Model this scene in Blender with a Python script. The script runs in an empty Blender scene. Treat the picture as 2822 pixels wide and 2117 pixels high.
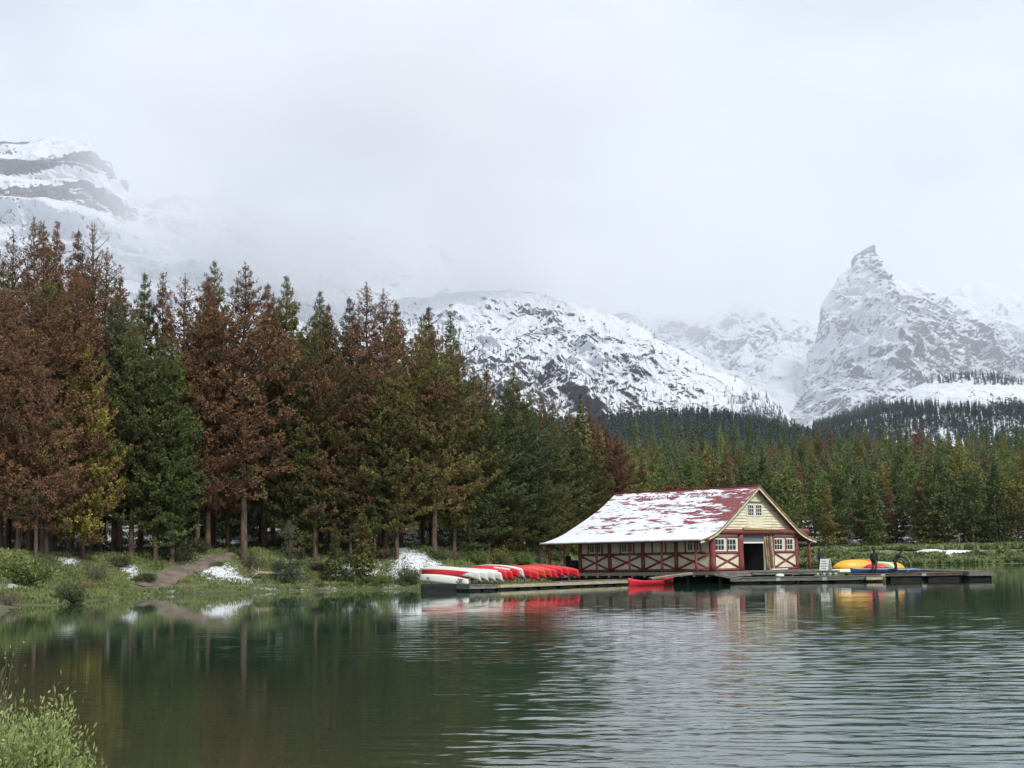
import bpy, bmesh, math, random
import numpy as np
from mathutils import Vector, Matrix

# ------------------------------------------------------------------ camera, sky, sun, exposure
scene = bpy.context.scene
COL = scene.collection
F = 4300.0; RES = (2822.0, 2117.0); ROLL = 0.016; PITCH = math.atan(491.0 / F); CAMZ = 1.9
cam_data = bpy.data.cameras.new("camera"); cam = bpy.data.objects.new("camera", cam_data); COL.objects.link(cam)
cam_data.sensor_width = 36.0; cam_data.sensor_fit = 'HORIZONTAL'; cam_data.lens = F / RES[0] * 36.0
cam_data.clip_start = 0.1; cam_data.clip_end = 60000.0
CAM_R = Matrix.Rotation(math.pi / 2 + PITCH, 3, 'X') @ Matrix.Rotation(-ROLL, 3, 'Z')
cam.matrix_world = Matrix.Translation((0, 0, CAMZ)) @ CAM_R.to_4x4()
scene.camera = cam

SUN_AZ = math.radians(148); SUN_EL = math.radians(44)      # azimuth clockwise from +Y
world = bpy.data.worlds.new("World"); scene.world = world; world.use_nodes = True
wn = world.node_tree; wn.nodes.clear()
def N(t, kind, **kw):
    n = t.nodes.new(kind)
    for k, v in kw.items():
        if k.startswith('i_'):
            n.inputs[k[2:].replace('_', ' ')].default_value = v
        else: setattr(n, k, v)
    return n
def LK(t, a, b): t.links.new(a, b)
w_out = N(wn, 'ShaderNodeOutputWorld'); w_bg = N(wn, 'ShaderNodeBackground')
w_sky = N(wn, 'ShaderNodeTexSky', sky_type='NISHITA'); w_sky.sun_disc = False
w_sky.sun_elevation = SUN_EL; w_sky.sun_rotation = SUN_AZ; w_sky.air_density = 1.0; w_sky.dust_density = 3.0
w_tc = N(wn, 'ShaderNodeTexCoord'); w_map = N(wn, 'ShaderNodeMapping'); w_map.inputs['Scale'].default_value = (1.0, 1.0, 1.9)
w_n = N(wn, 'ShaderNodeTexNoise'); w_n.inputs['Scale'].default_value = 4.2; w_n.inputs['Detail'].default_value = 7
w_n.inputs['Roughness'].default_value = 0.52; w_n.inputs['Distortion'].default_value = 0.25
w_cr = N(wn, 'ShaderNodeValToRGB')
w_cr.color_ramp.elements[0].position = 0.36; w_cr.color_ramp.elements[0].color = (0.640, 0.700, 0.815, 1)
w_cr.color_ramp.elements[1].position = 0.62; w_cr.color_ramp.elements[1].color = (0.945, 1.010, 1.100, 1)
w_mul = N(wn, 'ShaderNodeVectorMath', operation='SCALE'); w_mul.inputs['Scale'].default_value = 7.7
w_mix = N(wn, 'ShaderNodeMix', data_type='RGBA'); w_mix.inputs['Factor'].default_value = 0.94
LK(wn, w_tc.outputs['Generated'], w_map.inputs['Vector']); LK(wn, w_map.outputs['Vector'], w_n.inputs['Vector'])
LK(wn, w_n.outputs['Fac'], w_cr.inputs['Fac']); LK(wn, w_cr.outputs['Color'], w_mul.inputs[0])
LK(wn, w_sky.outputs['Color'], w_mix.inputs['A']); LK(wn, w_mul.outputs['Vector'], w_mix.inputs['B'])
LK(wn, w_mix.outputs['Result'], w_bg.inputs['Color']); w_bg.inputs['Strength'].default_value = 0.1
LK(wn, w_bg.outputs['Background'], w_out.inputs['Surface'])

sun_d = bpy.data.lights.new("sun", 'SUN'); sun = bpy.data.objects.new("sun", sun_d); COL.objects.link(sun)
sun_d.energy = 2.5; sun_d.angle = math.radians(12); sun_d.color = (1.0, 0.965, 0.91)
sv = Vector((math.sin(SUN_AZ) * math.cos(SUN_EL), math.cos(SUN_AZ) * math.cos(SUN_EL), math.sin(SUN_EL)))
sun.rotation_euler = (-sv).to_track_quat('-Z', 'Y').to_euler(); sun.location = (0, 0, 40)
scene.view_settings.view_transform = 'Standard'; scene.view_settings.look = 'None'
scene.view_settings.exposure = 0.31; scene.view_settings.gamma = 1.0; scene.view_settings.use_curve_mapping = False
cy = scene.cycles
cy.max_bounces = 6; cy.diffuse_bounces = 3; cy.glossy_bounces = 3; cy.transmission_bounces = 3; cy.volume_bounces = 4
cy.transparent_max_bounces = 8; cy.caustics_reflective = False; cy.caustics_refractive = False
cy.use_denoising = True; cy.sample_clamp_indirect = 6.0

# ------------------------------------------------------------------ helpers
CAMV = Vector((0, 0, CAMZ))
def ray(X, Y):
    d = CAM_R @ Vector(((X - RES[0] / 2) / F, -(Y - RES[1] / 2) / F, -1.0))
    return d / d.y
def P(X, Y, Z): return CAMV + ray(X, Y) * Z
def G(X, Y, h=0.0):
    d = ray(X, Y); return CAMV + d * ((h - CAMZ) / d.z)
def proj(p):
    q = CAM_R.transposed() @ (Vector(p) - CAMV)
    return (RES[0] / 2 + F * q.x / -q.z, RES[1] / 2 - F * q.y / -q.z)

def sstep(a, b, x):
    t = np.clip((x - a) / (b - a), 0, 1); return t * t * (3 - 2 * t)
def _h(ix, iy, seed):
    n = (ix.astype(np.int64) * 374761393 + iy.astype(np.int64) * 668265263 + seed * 1442695041) & 0xFFFFFFFF
    n = ((n ^ (n >> 13)) * 1274126177) & 0xFFFFFFFF
    return ((n ^ (n >> 16)) & 0xFFFFFF) / float(0xFFFFFF)
def vnoise(x, y, seed=0):
    x = np.asarray(x, float); y = np.asarray(y, float)
    ix = np.floor(x); iy = np.floor(y); fx = x - ix; fy = y - iy
    fx = fx * fx * fx * (fx * (fx * 6 - 15) + 10); fy = fy * fy * fy * (fy * (fy * 6 - 15) + 10)
    a = _h(ix, iy, seed); b = _h(ix + 1, iy, seed); c = _h(ix, iy + 1, seed); d = _h(ix + 1, iy + 1, seed)
    return (a + (b - a) * fx) * (1 - fy) + (c + (d - c) * fx) * fy
def fbm(x, y, octv=5, seed=0, gain=0.5):
    s = 0.0; a = 1.0; t = 0.0; x = np.asarray(x, float); y = np.asarray(y, float)
    x, y = x * .89 - y * .45, x * .45 + y * .89
    for o in range(octv):
        s = s + a * vnoise(x + 17.3 * o, y - 9.1 * o, seed + o); t += a; a *= gain
        x, y = 2.03 * (x * .8 - y * .6), 2.03 * (x * .6 + y * .8)
    return s / t
def ridged(x, y, octv=5, seed=0, gain=0.55):
    s = 0.0; a = 1.0; t = 0.0; x = np.asarray(x, float); y = np.asarray(y, float)
    for o in range(octv):
        v = 1 - np.abs(2 * vnoise(x + 31.7 * o, y + 5.9 * o, seed + o) - 1)
        s = s + a * v * v; t += a; a *= gain
        x, y = 2.03 * (x * .8 - y * .6), 2.03 * (x * .6 + y * .8)
    return s / t

def tag(o, label=None, cat=None, group=None, kind=None):
    if label: o['label'] = label
    if cat: o['category'] = cat
    if group: o['group'] = group
    if kind: o['kind'] = kind
    return o
def empty(name, loc=(0, 0, 0), rz=0.0):
    o = bpy.data.objects.new(name, None); o.empty_display_size = 0.3
    o.location = loc; o.rotation_euler = (0, 0, rz); COL.objects.link(o); return o
def link(name, me, parent=None, loc=None, rz=None):
    o = bpy.data.objects.new(name, me); COL.objects.link(o)
    if parent is not None: o.parent = parent
    if loc is not None: o.location = loc
    if rz is not None: o.rotation_euler = (0, 0, rz)
    return o
def np_mesh(name, verts, faces, mat=None, smooth=False, attrs=None):
    """faces: (n,3) or (n,4) int array"""
    me = bpy.data.meshes.new(name); verts = np.asarray(verts, np.float32); faces = np.asarray(faces, np.int32)
    k = faces.shape[1]
    me.vertices.add(len(verts)); me.vertices.foreach_set('co', verts.ravel())
    me.loops.add(faces.size); me.loops.foreach_set('vertex_index', faces.ravel())
    me.polygons.add(len(faces)); me.polygons.foreach_set('loop_start', np.arange(0, faces.size, k, dtype=np.int32))
    me.polygons.foreach_set('loop_total', np.full(len(faces), k, np.int32))
    me.polygons.foreach_set('use_smooth', np.full(len(faces), bool(smooth)))
    if attrs:
        for an, arr in attrs.items():
            at = me.attributes.new(an, 'FLOAT', 'POINT'); at.data.foreach_set('value', np.asarray(arr, np.float32).ravel())
    me.update(calc_edges=True); me.validate()
    if mat: me.materials.append(mat)
    return me
def grid_faces(n, m):
    i = np.arange(n - 1)[:, None] * m + np.arange(m - 1)[None, :]
    return np.stack([i, i + 1, i + m + 1, i + m], -1).reshape(-1, 4)
def dup_tree(root, loc=None, rz=None, label=None, group=None):
    r = root.copy(); COL.objects.link(r)
    if loc is not None: r.location = loc
    if rz is not None: r.rotation_euler = (0, 0, rz)
    if label: r['label'] = label
    if group: r['group'] = group
    for ch in list(root.children):
        c = ch.copy(); COL.objects.link(c); c.parent = r
        for g in list(ch.children):
            d = g.copy(); COL.objects.link(d); d.parent = c
    return r

class MB:
    """collects shapes for ONE mesh"""
    def __init__(s): s.bm = bmesh.new()
    def box(s, c, size, rot=None, bevel=0.0):
        m = Matrix.Translation(c) @ (rot.to_4x4() if rot is not None else Matrix()) @ Matrix.Diagonal((*size, 1))
        r = bmesh.ops.create_cube(s.bm, size=1.0, matrix=m)
        if bevel > 0:
            es = set(e for v in r['verts'] for e in v.link_edges)
            bmesh.ops.bevel(s.bm, geom=list(es), offset=bevel, segments=1, affect='EDGES')
        return s
    def beam(s, a, b, w, h, up=(0, 0, 1), bevel=0.0):
        a = Vector(a); b = Vector(b); d = (b - a); L = d.length; d.normalize()
        sd = d.cross(Vector(up)).normalized(); u = sd.cross(d)
        R = Matrix((sd, d, u)).transposed()
        return s.box((a + b) / 2, (w, L, h), R, bevel)
    def tube(s, pts, radii, n=8, wob=0.0, seed=0):
        pts = [Vector(p) for p in pts]; rr = random.Random(seed); rings = []
        for i, p in enumerate(pts):
            d = (pts[min(i + 1, len(pts) - 1)] - pts[max(i - 1, 0)]).normalized()
            a = Vector((0, 0, 1)) if abs(d.z) < .9 else Vector((1, 0, 0))
            x = d.cross(a).normalized(); y = d.cross(x)
            r = radii[i] if isinstance(radii, (list, tuple)) else radii
            rings.append([s.bm.verts.new(p + (x * math.cos(2 * math.pi * k / n) + y * math.sin(2 * math.pi * k / n)) * r * (1 + wob * (rr.random() - .5))) for k in range(n)])
        for i in range(len(rings) - 1):
            for k in range(n):
                f = s.bm.faces.new((rings[i][k], rings[i][(k + 1) % n], rings[i + 1][(k + 1) % n], rings[i + 1][k])); f.smooth = True
        s.bm.faces.new(rings[0][::-1]); s.bm.faces.new(rings[-1]); return s
    def log(s, a, b, r0, r1=None, n=10, seed=0):
        a = Vector(a); b = Vector(b); r1 = r1 or r0; rr = random.Random(seed)
        pts = [a.lerp(b, t / 5) + Vector((rr.uniform(-1, 1), rr.uniform(-1, 1), rr.uniform(-1, 1))) * r0 * .08 * (0 < t < 5) for t in range(6)]
        return s.tube(pts, [r0 + (r1 - r0) * t / 5 * 1.0 + r0 * rr.uniform(-.04, .04) for t in range(6)], n)
    def poly(s, vs): s.bm.faces.new([s.bm.verts.new(v) for v in vs]); return s
    def prism(s, vs, d):
        """closed polygon vs pushed by vector d"""
        d = Vector(d); a = [s.bm.verts.new(v) for v in vs]; b = [s.bm.verts.new(Vector(v) + d) for v in vs]; n = len(vs)
        s.bm.faces.new(a[::-1]); s.bm.faces.new(b)
        for i in range(n): s.bm.faces.new((a[i], a[(i + 1) % n], b[(i + 1) % n], b[i]))
        return s
    def blob(s, c, r, sub=2, sc=(1, 1, 1)):
        m = Matrix.Translation(c) @ Matrix.Diagonal((r * sc[0], r * sc[1], r * sc[2], 1))
        q = bmesh.ops.create_icosphere(s.bm, subdivisions=sub, radius=1.0, matrix=m)
        for v in q['verts']:
            for f in v.link_faces: f.smooth = True
        return s
    def build(s, name, mat, parent=None, loc=None, rz=None):
        bmesh.ops.recalc_face_normals(s.bm, faces=s.bm.faces)
        me = bpy.data.meshes.new(name); s.bm.to_mesh(me); s.bm.free(); me.materials.append(mat)
        return link(name, me, parent, loc, rz)

# ------------------------------------------------------------------ materials
def new_mat(name):
    m = bpy.data.materials.new(name); m.use_nodes = True; t = m.node_tree; t.nodes.clear()
    o = N(t, 'ShaderNodeOutputMaterial'); b = N(t, 'ShaderNodeBsdfPrincipled'); LK(t, b.outputs[0], o.inputs[0])
    return m, t, b
def c4(c): return (*c, 1.0)
def mixc(t, fac, a, b):
    m = N(t, 'ShaderNodeMix', data_type='RGBA')
    for s, v in (('Factor', fac), ('A', a), ('B', b)):
        if hasattr(v, 'default_value') or hasattr(v, 'links'): LK(t, v, m.inputs[s])
        else: m.inputs[s].default_value = v if s == 'Factor' else c4(v)
    return m.outputs['Result']
def noise(t, scale, detail=4, rough=0.55, vec=None, dist=0.0):
    n = N(t, 'ShaderNodeTexNoise'); n.inputs['Scale'].default_value = scale; n.inputs['Detail'].default_value = detail
    n.inputs['Roughness'].default_value = rough; n.inputs['Distortion'].default_value = dist
    if vec is not None: LK(t, vec, n.inputs['Vector'])
    return n.outputs['Fac']
def ramp(t, v, a, b, lo=0.0, hi=1.0):
    m = N(t, 'ShaderNodeMapRange', interpolation_type='SMOOTHSTEP'); LK(t, v, m.inputs['Value'])
    m.inputs['From Min'].default_value = a; m.inputs['From Max'].default_value = b
    m.inputs['To Min'].default_value = lo; m.inputs['To Max'].default_value = hi
    return m.outputs['Result']
def math_(t, op, a, b=None):
    m = N(t, 'ShaderNodeMath', operation=op)
    for i, v in enumerate((a, b)):
        if v is None: continue
        if isinstance(v, (int, float)): m.inputs[i].default_value = v
        else: LK(t, v, m.inputs[i])
    return m.outputs[0]
def pos(t, scale=None):
    g = N(t, 'ShaderNodeNewGeometry')
    if scale is None: return g.outputs['Position']
    m = N(t, 'ShaderNodeMapping'); m.inputs['Scale'].default_value = scale; LK(t, g.outputs['Position'], m.inputs['Vector']); return m.outputs['Vector']
def opos(t, scale=(1, 1, 1)):
    g = N(t, 'ShaderNodeTexCoord'); m = N(t, 'ShaderNodeMapping'); m.inputs['Scale'].default_value = scale
    LK(t, g.outputs['Object'], m.inputs['Vector']); return m.outputs['Vector']
def attr(t, name): a = N(t, 'ShaderNodeAttribute'); a.attribute_name = name; return a.outputs['Fac']
def bump(t, b, h, strength=0.3, dist=0.02):
    n = N(t, 'ShaderNodeBump'); n.inputs['Strength'].default_value = strength; n.inputs['Distance'].default_value = dist
    LK(t, h, n.inputs['Height']); LK(t, n.outputs[0], b.inputs['Normal']); return n

def mat_worn(name, c1, c2, scale=(2, 2, 8), rough=0.7, bstr=0.4, bd=0.01, lo=.35, hi=.65, detail=6):
    m, t, b = new_mat(name); v = opos(t, scale); n = noise(t, 1.0, detail, 0.6, v)
    col = mixc(t, ramp(t, n, lo, hi), c1, c2); LK(t, col, b.inputs['Base Color']); b.inputs['Roughness'].default_value = rough
    bump(t, b, n, bstr, bd); return m
M = {}
M['red_log'] = mat_worn('red painted log', (.155, .030, .030), (.25, .062, .055), (5, 5, 2.2), .62)
M['cream'] = mat_worn('cream painted panel', (.60, .58, .42), (.74, .72, .55), (1.4, 1.4, .9), .75, .15)
M['siding'] = mat_worn('cream painted siding', (.60, .55, .36), (.80, .77, .58), (.9, 2, 5), .7, .2)
M['white_paint'] = mat_worn('white paint', (.72, .72, .66), (.80, .80, .75), (4, 4, 4), .6, .1)
M['wood_grey'] = mat_worn('weathered grey boards', (.085, .08, .068), (.23, .22, .185), (1.2, 9, 12), .85, .5)
M['wood_brown'] = mat_worn('brown timber', (.07, .04, .025), (.17, .10, .06), (1.1, 1.1, 9), .8, .4)
M['wood_pale'] = mat_worn('pale weathered boards', (.30, .25, .15), (.52, .45, .29), (1.1, 1.1, 9), .8, .4)
M['wood_dark'] = mat_worn('wet dark timber', (.005, .005, .005), (.020, .019, .017), (2, 2, 6), .9, .4)
M['wood_natural'] = mat_worn('natural bark log', (.14, .085, .035), (.40, .27, .12), (6, 6, 1.2), .8, .6)
M['shutter'] = mat_worn('grey roller shutter', (.16, .18, .19), (.24, .26, .27), (1, 1, 12), .45, .2)
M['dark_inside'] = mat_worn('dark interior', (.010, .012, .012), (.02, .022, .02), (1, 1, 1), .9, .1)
M['bark'] = mat_worn('pine bark', (.055, .037, .028), (.165, .108, .075), (7, 7, 1.6), .92, .9, .03)
M['bark_grey'] = mat_worn('grey pine bark', (.045, .038, .032), (.14, .125, .105), (7, 7, 1.6), .92, .9, .03)
M['black_cloth'] = mat_worn('black cloth', (.010, .011, .014), (.022, .024, .03), (6, 6, 6), .9, .5)
M['navy_cloth'] = mat_worn('dark navy cloth', (.012, .014, .028), (.028, .03, .05), (6, 6, 6), .9, .5)
M['grey_cloth'] = mat_worn('dark grey brown cloth', (.05, .036, .036), (.085, .066, .066), (6, 6, 6), .9, .5)
M['skin'] = mat_worn('skin', (.42, .25, .18), (.5, .31, .23), (9, 9, 9), .6, .1)
M['steel'] = mat_worn('galvanised steel', (.32, .33, .34), (.46, .47, .48), (9, 9, 9), .45, .1)
M['rope'] = mat_worn('yellow green rope', (.42, .42, .12), (.6, .6, .2), (9, 9, 9), .8, .3)
def mat_hull(name, c1, c2, rough=.32):
    m, t, b = new_mat(name); n = noise(t, 5.0, 5, .6, opos(t, (.4, 2, 2)))
    LK(t, mixc(t, ramp(t, n, .35, .7), c1, c2), b.inputs['Base Color']); b.inputs['Roughness'].default_value = rough
    b.inputs['Coat Weight'].default_value = .15
    LK(t, ramp(t, noise(t, 14, 4, .6, opos(t)), .3, .7, rough, rough + .25), b.inputs['Roughness']); return m
M['hull_red'] = mat_hull('red gelcoat', (.58, .012, .028), (.72, .03, .045))
M['hull_red_faded'] = mat_hull('faded red gelcoat', (.62, .05, .04), (.74, .10, .07))
M['hull_white'] = mat_hull('off white gelcoat', (.66, .67, .60), (.76, .77, .70))
M['hull_yellow'] = mat_hull('yellow plastic', (.68, .34, .012), (.78, .46, .02), .4)
M['hull_orange'] = mat_hull('orange red plastic', (.62, .07, .015), (.72, .13, .03), .4)
M['hull_green'] = mat_hull('green plastic', (.09, .42, .05), (.2, .55, .1), .4)
M['hull_blue'] = mat_hull('blue paint', (.025, .105, .27), (.05, .17, .38), .45)
M['deck_blue'] = mat_hull('pale blue cover', (.10, .22, .42), (.16, .32, .55), .5)
M['ink'] = mat_hull('dark lettering', (.03, .03, .035), (.05, .05, .055), .6)
M['letter_white'] = mat_hull('white lettering', (.7, .7, .68), (.8, .8, .78), .6)
M['float_cream'] = mat_hull('cream float', (.45, .5, .36), (.62, .66, .46), .5)
def mat_glass():
    m, t, b = new_mat('dark window glass'); b.inputs['Base Color'].default_value = (.010, .012, .013, 1)
    b.inputs['Roughness'].default_value = .08; b.inputs['IOR'].default_value = 1.45
    bump(t, b, noise(t, 3, 2, .5, opos(t)), .05, .02); return m
M['glass'] = mat_glass()
# ------------------------------------------------------------------ lake outline, ground, water
def gp(X, Y): p = G(X, Y); return (p.x, p.y)
LAKE = [(-1.2, 6.5), (-2.6, 10.5), (-5.5, 16), (-9, 23), (-14, 36), (-22, 52), gp(0, 1698), gp(60, 1668), gp(150, 1670), gp(253, 1658),
        gp(364, 1646), gp(443, 1639), gp(600, 1635), gp(760, 1631), gp(925, 1626), gp(1060, 1625), (-7.5, 119), (-3, 121), (1, 126), (5, 132.5),
        (12, 140), (20, 148), (27, 165), (36, 210), (46, 290), (58, 352), (70, 338), (84, 325), (108, 329), (150, 325), (220, 310), (420, 300),
        (420, -60), (60, -40), (20, -2), (4, 4.5)]
LA = np.array(LAKE)
def lake_sd(x, y):
    """signed distance to the shoreline, positive on land"""
    x = np.asarray(x, float); y = np.asarray(y, float); d2 = np.full(x.shape, 1e18); ins = np.zeros(x.shape, bool)
    n = len(LA)
    for i in range(n):
        ax, ay = LA[i]; bx, by = LA[(i + 1) % n]; ex, ey = bx - ax, by - ay
        t = np.clip(((x - ax) * ex + (y - ay) * ey) / (ex * ex + ey * ey), 0, 1)
        d2 = np.minimum(d2, (x - ax - t * ex) ** 2 + (y - ay - t * ey) ** 2)
        c = ((ay > y) != (by > y)) & (x < (bx - ax) * (y - ay) / (by - ay + 1e-12) + ax); ins ^= c
    return np.sqrt(d2) * np.where(ins, -1, 1)
def gh(x, y):
    x = np.asarray(x, float); y = np.asarray(y, float)
    d = lake_sd(x, y) + (fbm(x / 3.0, y / 3.0, 3, 5) - .5) * 0.9
    near = 1 - sstep(60, 100, y)
    h = np.where(d > 0, 0.34 * sstep(0, 2.2, d) + 0.25 * sstep(2, 5, d) + 2.55 * sstep(3.5, 11, d) + 1.5 * sstep(14, 55, d), np.maximum(d * .22, -2.5))
    h = h * (1 - near * .55 * (d > 0))
    h = h + (d > 0) * (fbm(x / 4.0, y / 4.0, 4, 9) - .5) * .75 * sstep(2, 12, d)
    left = (1 - sstep(-5, 30, x)) * sstep(135, 175, y); h = h + left * 0.045 * (y - 135).clip(0, 200)
    h = h + .095 * (y - 352).clip(0, 420) * sstep(352, 470, y) + (d > 0) * (fbm(x / 60, y / 60, 3, 3) - .5) * 8 * sstep(380, 500, y)
    h = h + 0.02 * (y - 772).clip(0, 900)
    return h
def gh1(x, y): return float(gh(np.array([x]), np.array([y]))[0])
def GT(X, Y):
    """where the ray through this picture point meets the terrain"""
    d = ray(X, Y); ts = np.geomspace(4, 900, 2600); px = d.x * ts; pz = CAMZ + d.z * ts
    g = np.maximum(gh(px, ts), 0.0); k = np.argmax(pz < g)
    return Vector((px[k], ts[k], g[k])) if (pz < g).any() else P(X, Y, 140)

# ground sheet
ys = np.concatenate([np.linspace(-60, 4, 14)[:-1], np.geomspace(4, 84, 130)[:-1], np.linspace(84, 175, 430)[:-1], np.geomspace(175, 9000, 200)])
us = np.concatenate([np.linspace(-1.3, -.42, 40)[:-1], np.linspace(-.42, .42, 620), np.linspace(.42, 1.3, 40)[1:]])
YY = np.repeat(ys[:, None], len(us), 1); XX = us[None, :] * np.maximum(YY, 40.0)
ZZ = gh(XX, YY)
SD = lake_sd(XX, YY)

# snow left on the ground: patches where it lies in the picture
snow = np.zeros(XX.shape); PATCHES = []; TRAIL = []
def patch(X0, Y0, rx, ry, w=1.0):
    global snow
    c = GT(X0, Y0); a = GT(X0 + rx, Y0); b = GT(X0, Y0 - ry); b2 = GT(X0, Y0 + ry)
    ax = max(.5, abs(a.x - c.x)); by = min(14, max(.8, abs(b.y - b2.y) / 2))
    w = w * .76; ax *= 1.18; by *= 1.15; PATCHES.append((c, ax, by, w))
    q = ((XX - c.x) / ax) ** 2 + ((YY - c.y) / by) ** 2
    snow = np.maximum(snow, w * np.exp(-q * 0.9))
for p in [(600, 1575, 75, 26, 1.0), (640, 1592, 90, 14, .9), (45, 1618, 55, 14, 1), (15, 1508, 30, 14, .9), (350, 1568, 42, 10, .95), (372, 1592, 18, 14, .9), (190, 1550, 34, 16, .85), (20, 1440, 24, 16, .8),
          (1150, 1545, 60, 34, 1.0), (1110, 1518, 26, 16, .9), (1195, 1560, 35, 20, .9), (980, 1565, 60, 8, .85), (1010, 1583, 50, 12, .8), (920, 1590, 26, 9, .9), (1090, 1578, 50, 12, .85),
          (620, 1500, 60, 24, .85), (230, 1485, 70, 10, .85), (370, 1480, 90, 12, .85), (330, 1505, 90, 14, .7), (500, 1482, 80, 10, .8), (600, 1425, 40, 6, .8), (1165, 1442, 45, 9, .85), (1250, 1462, 50, 8, .8),
          (1345, 1468, 50, 8, .8), (1540, 1535, 26, 12, .9), (1090, 1450, 30, 10, .7), (900, 1470, 60, 8, .5), (470, 1630, 26, 3.5, .6), (545, 1629, 18, 3, .55), (118, 1643, 14, 3, .6), (280, 1644, 14, 4, .6), (1150, 1500, 60, 12, .5),
          (1450, 1500, 60, 8, .5), (1350, 1545, 22, 8, .7), (740, 1622, 60, 3, .6), (820, 1624, 50, 3, .7), (900, 1622, 40, 3, .6)]:
    patch(*p)
far = sstep(300, 340, YY)
band = np.exp(-((SD - 9 - 3 * fbm(XX / 20, XX * 0, 2, 4)) / 2.6) ** 2) * far * (.25 + .95 * sstep(78, 95, XX) * (1 - sstep(100, 118, XX) * .4))
snow = np.maximum(snow, band)
snow = np.maximum(snow, .55 * sstep(18, 40, SD) * (YY > 90) * (fbm(XX / 5, YY / 5, 3, 21) > .45))
snow = np.maximum(snow, .9 * sstep(800, 1000, YY))
snow = snow * np.clip(SD / .8, 0, 1)
needle = sstep(8, 20, SD + 8 * (fbm(XX / 6, YY / 6, 3, 8) - .5)) * (YY > 70) * (1 - .9 * far * (1 - sstep(30, 45, SD)))

def mat_ground():
    m, t, b = new_mat('ground'); p = pos(t)
    big = noise(t, .35, 4, .55, p); mid = noise(t, 1.9, 5, .6, p); fine = noise(t, 9.0, 5, .65, p)
    g1 = mixc(t, ramp(t, big, .35, .65), (.065, .100, .026), (.135, .165, .048))
    g2 = mixc(t, ramp(t, mid, .50, .72), g1, (.125, .095, .048))
    duff = mixc(t, ramp(t, mid, .35, .7), (.022, .024, .012), (.062, .042, .024))
    base = mixc(t, ramp(t, math_(t, 'ADD', attr(t, 'needle'), math_(t, 'MULTIPLY', math_(t, 'SUBTRACT', fine, .5), .6)), .35, .7), g2, duff)
    mud = mixc(t, ramp(t, attr(t, 'shore'), .2, .8), base, (.05, .046, .030))
    base = mixc(t, ramp(t, fine, .3, .75), mud, base)
    s = math_(t, 'ADD', attr(t, 'snow'), math_(t, 'ADD', math_(t, 'MULTIPLY', math_(t, 'SUBTRACT', fine, .5), 2.6), math_(t, 'MULTIPLY', math_(t, 'SUBTRACT', noise(t, 3.4, 4, .6, p), .5), 1.3)))
    sm = ramp(t, s, .50, .56)
    LK(t, mixc(t, sm, base, (.72, .75, .80)), b.inputs['Base Color']); b.inputs['Roughness'].default_value = .9
    h = math_(t, 'ADD', fine, math_(t, 'MULTIPLY', sm, .5)); bump(t, b, h, .7, .08); return m
M['ground'] = mat_ground()
me = np_mesh('ground', np.stack([XX, YY, ZZ], -1).reshape(-1, 3), grid_faces(*XX.shape), M['ground'], True,
             {'snow': snow, 'needle': needle, 'shore': np.exp(-np.abs(SD) * 1.2)})
tag(link('ground', me), kind='structure')

# water
def mat_water():
    m, t, b = new_mat('lake water'); g = N(t, 'ShaderNodeNewGeometry'); p = g.outputs['Position']
    sx = N(t, 'ShaderNodeSeparateXYZ'); LK(t, p, sx.inputs[0])
    big = noise(t, .06, 3, .5, p); gust = noise(t, .16, 3, .5, pos(t, (.5, 1.0, 1)))
    body = mixc(t, ramp(t, big, .35, .7), (.011, .052, .038), (.018, .066, .047))
    # shallows along the left bank show the brown-green bed
    sh = ramp(t, math_(t, 'ADD', sx.outputs['X'], math_(t, 'MULTIPLY', sx.outputs['Y'], .10)), -1.5, 7, 1, 0)
    near = ramp(t, sx.outputs['Y'], 14, 52, 1, 0)
    body = mixc(t, math_(t, 'MULTIPLY', math_(t, 'MULTIPLY', sh, near), .75), body, (.036, .044, .022))
    body = mixc(t, math_(t, 'MULTIPLY', ramp(t, attr(t, 'shore'), .03, .7), .8), body, (.060, .066, .030))
    LK(t, body, b.inputs['Base Color']); b.inputs['Roughness'].default_value = .025; b.inputs['IOR'].default_value = 1.333
    b.inputs['Specular IOR Level'].default_value = .5
    a3 = noise(t, 9.0, 3, .55, pos(t, (.30, 1, 1)))
    n = N(t, 'ShaderNodeBump'); n.inputs['Distance'].default_value = 1.0; LK(t, math_(t, 'MULTIPLY', a3, .0016), n.inputs['Height'])
    LK(t, math_(t, 'MULTIPLY', ramp(t, attr(t, 'ruffle'), 0, 1, .3, 1), ramp(t, sx.outputs['Y'], 20, 90, 1, .2)), n.inputs['Strength']); LK(t, n.outputs[0], b.inputs['Normal']); return m
M['water'] = mat_water()
wy = np.concatenate([np.linspace(-60, 6, 8)[:-1], np.linspace(6, 13, 30)[:-1], np.geomspace(13, 60, 560)[:-1], np.geomspace(60, 132, 330)[:-1], np.geomspace(132, 480, 60)])
wu = np.concatenate([np.linspace(-1.3, -.38, 30)[:-1], np.linspace(-.38, .38, 520), np.linspace(.38, 1.3, 30)[1:]])
WY = np.repeat(wy[:, None], len(wu), 1); WX = wu[None, :] * np.maximum(WY, 13)
WX = np.where(np.abs(wu)[None] > .38, np.sign(wu)[None] * (.38 * np.maximum(WY, 13) + (np.abs(wu)[None] - .38) * np.maximum(WY, 80)), WX)
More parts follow.
